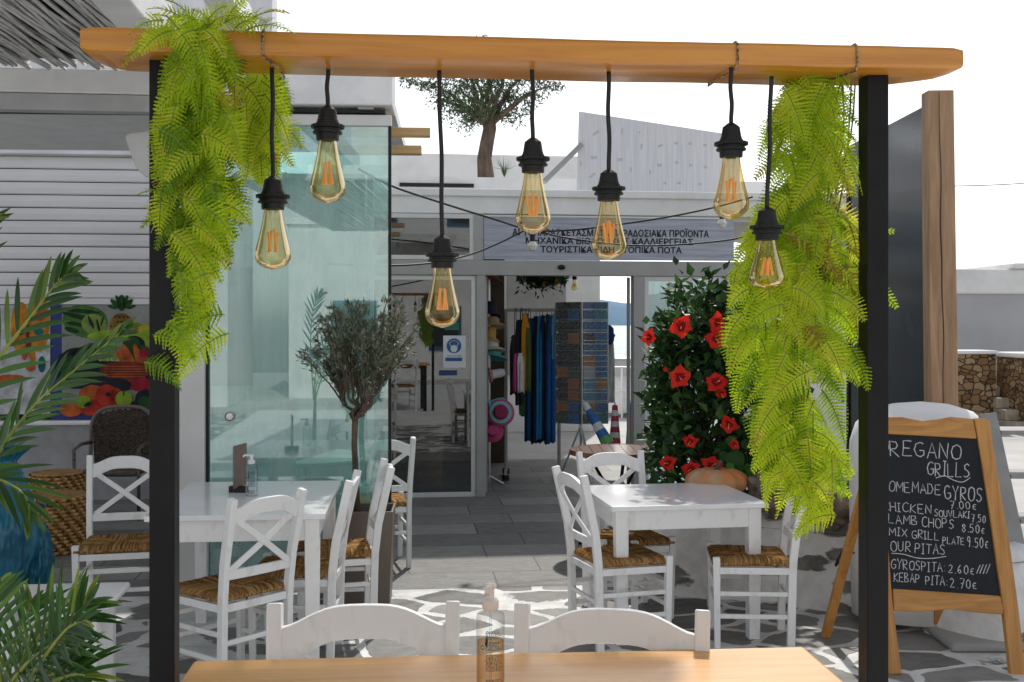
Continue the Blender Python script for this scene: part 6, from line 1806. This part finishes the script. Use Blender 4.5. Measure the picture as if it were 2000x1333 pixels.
def fern_plant(label, base, d0, env, n, seed, Lr, Wr, dspread, tintc, extra=(), brown=None):
    r = random.Random(seed)
    o = thing('hanging_fern', label, 'fern', base)
    lm, st = MB(), MB()
    def env_at(y):
        for (ya, la, ra), (yb, lb_, rb_) in zip(env, env[1:]):
            if ya <= y <= yb:
                t = (y - ya) / (yb - ya); return la + (lb_ - la) * t, ra + (rb_ - ra) * t
        return env[-1][1:]
    def one(p0, dirv, L, Wd, nrm, tint, droop=.5):
        pts = []; p = p0.copy(); v = dirv.normalized(); K = 8
        for k in range(K + 1):
            pts.append(p.copy()); p = p + v * (L / K); v = (v + Vector((0, 0, -droop / K * 1.8))).normalized()
        frond(lm, st, pts, Wd, nrm, max(8, int(L / .0074)), tint, r)
    y0, y1 = env[0][0], env[-1][0]
    area = [(env_at(y0 + (y1 - y0) * k / 60)[1] - env_at(y0 + (y1 - y0) * k / 60)[0]) for k in range(61)]
    for k in range(n):
        while True:
            y = r.uniform(y0, y1); xl, xr = env_at(y)
            if r.random() * max(area) < (xr - xl): break
        q = r.uniform(-1, 1)
        L = r.uniform(*Lr) * r.choice([.55, .75, 1, 1, 1.1]); Wd = min(r.uniform(*Wr), L * .34)
        depth = r.uniform(-1, 1)
        px = (xl + xr) / 2 + q * (xr - xl) / 2
        # each tip lands inside the hanging outline, its root higher up and nearer the middle
        tip = W(px, y, d0 + depth * dspread)
        tip.z -= 0
        outx = q * r.uniform(.3, 1.3) + r.uniform(-.35, .35)
        dirv = Vector((outx, -depth * r.uniform(.0, .5) - r.uniform(0, .35), -r.uniform(.45, 1))).normalized()
        root = tip - dirv * L * .9 + Vector((0, 0, -.18 * L))
        zmax = W(px, y0, d0).z + .015
        if root.z > zmax: root.z = zmax
        nrm = Vector((r.uniform(-.9, .9), -1, r.uniform(-.2, 1.0))).normalized()
        tint = r.gauss(tintc, .26) - .12 * depth
        bro = brown and brown(px, y) and r.random() < .25
        one(root - base, dirv + Vector((0, 0, .42)), L, Wd, nrm, r.uniform(.86, 1) if bro else max(0, min(.74, tint)), .75)
    for (px, py, qx, qy, dz, L_) in extra:
        a, b = W(px, py, d0 + dz), W(qx, qy, d0 + dz - .04)
        ll = (b - a).length
        one(a - base, (b - a) + Vector((0, 0, .3 * ll)), ll * 1.06, min(.036, max(.018, ll * .3)) * r.uniform(.85, 1.15), Vector((r.uniform(-.4, .4), -1, r.uniform(0, .9))), r.uniform(.4, .8), .6)
    for k in range(8):
        x0 = r.uniform(*env_at(y0)); pts = []
        for j in range(8):
            y = y0 + (y1 - y0) * .8 * j / 7; xl, xr = env_at(y); pts.append(W(x0 + ((xl + xr) / 2 - x0) * (j / 7) + r.uniform(-8, 8), y, d0 + r.uniform(-.02, .02)) - base)
        st.tube(smooth_path(pts, 3), .0018, 5)
    lm.build('fronds', FERN, o); st.build('stems', FERNST, o)
    return o
LFb = W(390, 60, 2.1)
fern_plant('thick lime green hanging fern draped over the left end of the beam', LFb, 2.03,
           [(70, 330, 440), (130, 315, 470), (230, 295, 450), (300, 290, 475), (420, 288, 480), (500, 305, 455), (545, 335, 420), (620, 340, 400), (680, 342, 385), (720, 340, 362), (752, 340, 348)], 270, 41, (.08, .16), (.026, .040), .075, .40,
           extra=[(330, 60, 235, 125, -.05, 0), (320, 40, 250, 60, -.03, 0), (360, 40, 290, 5, 0, 0), (380, 45, 330, -10, 0, 0), (400, 50, 440, 0, 0, 0), (430, 50, 520, 25, 0, 0), (470, 55, 560, 5, 0, 0), (440, 45, 480, -15, 0, 0), (350, 50, 300, 20, .03, 0), (340, 60, 270, 100, -.07, 0), (420, 55, 380, 10, .04, 0), (460, 55, 500, 35, -.02, 0), (350, 55, 400, 30, -.06, 0), (380, 60, 330, 90, -.1, 0), (400, 60, 440, 110, -.1, 0), (360, 60, 310, 50, .05, 0), (480, 60, 580, 50, 0, 0), (390, 50, 350, 20, -.05, 0), (410, 50, 470, 20, -.05, 0), (330, 380, 265, 372, 0, 0), (330, 420, 272, 440, 0, 0), (430, 400, 492, 430, -.03, 0)])
fern_plant('smaller bright fern hanging behind the beam next to the leftmost bulb', W(510, 150, 2.3), 2.32,
           [(150, 440, 560), (220, 432, 572), (270, 435, 580), (310, 440, 572), (340, 460, 550), (365, 480, 545)], 85, 43, (.075, .14), (.025, .036), .06, .56, extra=[(540, 240, 592, 285, 0, 0), (530, 290, 575, 320, 0, 0)])
def brn(px, y): return (px > 1600 and 330 < y < 790)
fern_plant('long pale green hanging fern with some browned fronds beside the right post', W(1600, 165, 2.25), 2.29,
           [(158, 1530, 1672), (200, 1515, 1676), (260, 1482, 1682), (330, 1475, 1685), (400, 1490, 1690), (460, 1440, 1690), (540, 1415, 1690), (620, 1412, 1688), (700, 1418, 1690), (760, 1430, 1688), (820, 1440, 1680), (880, 1460, 1672), (940, 1490, 1668), (985, 1500, 1640), (1020, 1545, 1610), (1045, 1570, 1592)], 400, 47, (.085, .17), (.026, .040), .10, .58,
           extra=[(1560, 460, 1420, 530, -.02, 0), (1550, 400, 1470, 470, -.02, 0), (1680, 480, 1742, 440, .05, 0), (1690, 560, 1756, 598, .05, 0), (1660, 680, 1697, 760, -.06, 0), (1560, 300, 1470, 340, 0, 0), (1540, 840, 1492, 975, 0, 0), (1580, 900, 1575, 1048, -.03, 0)], brown=brn)
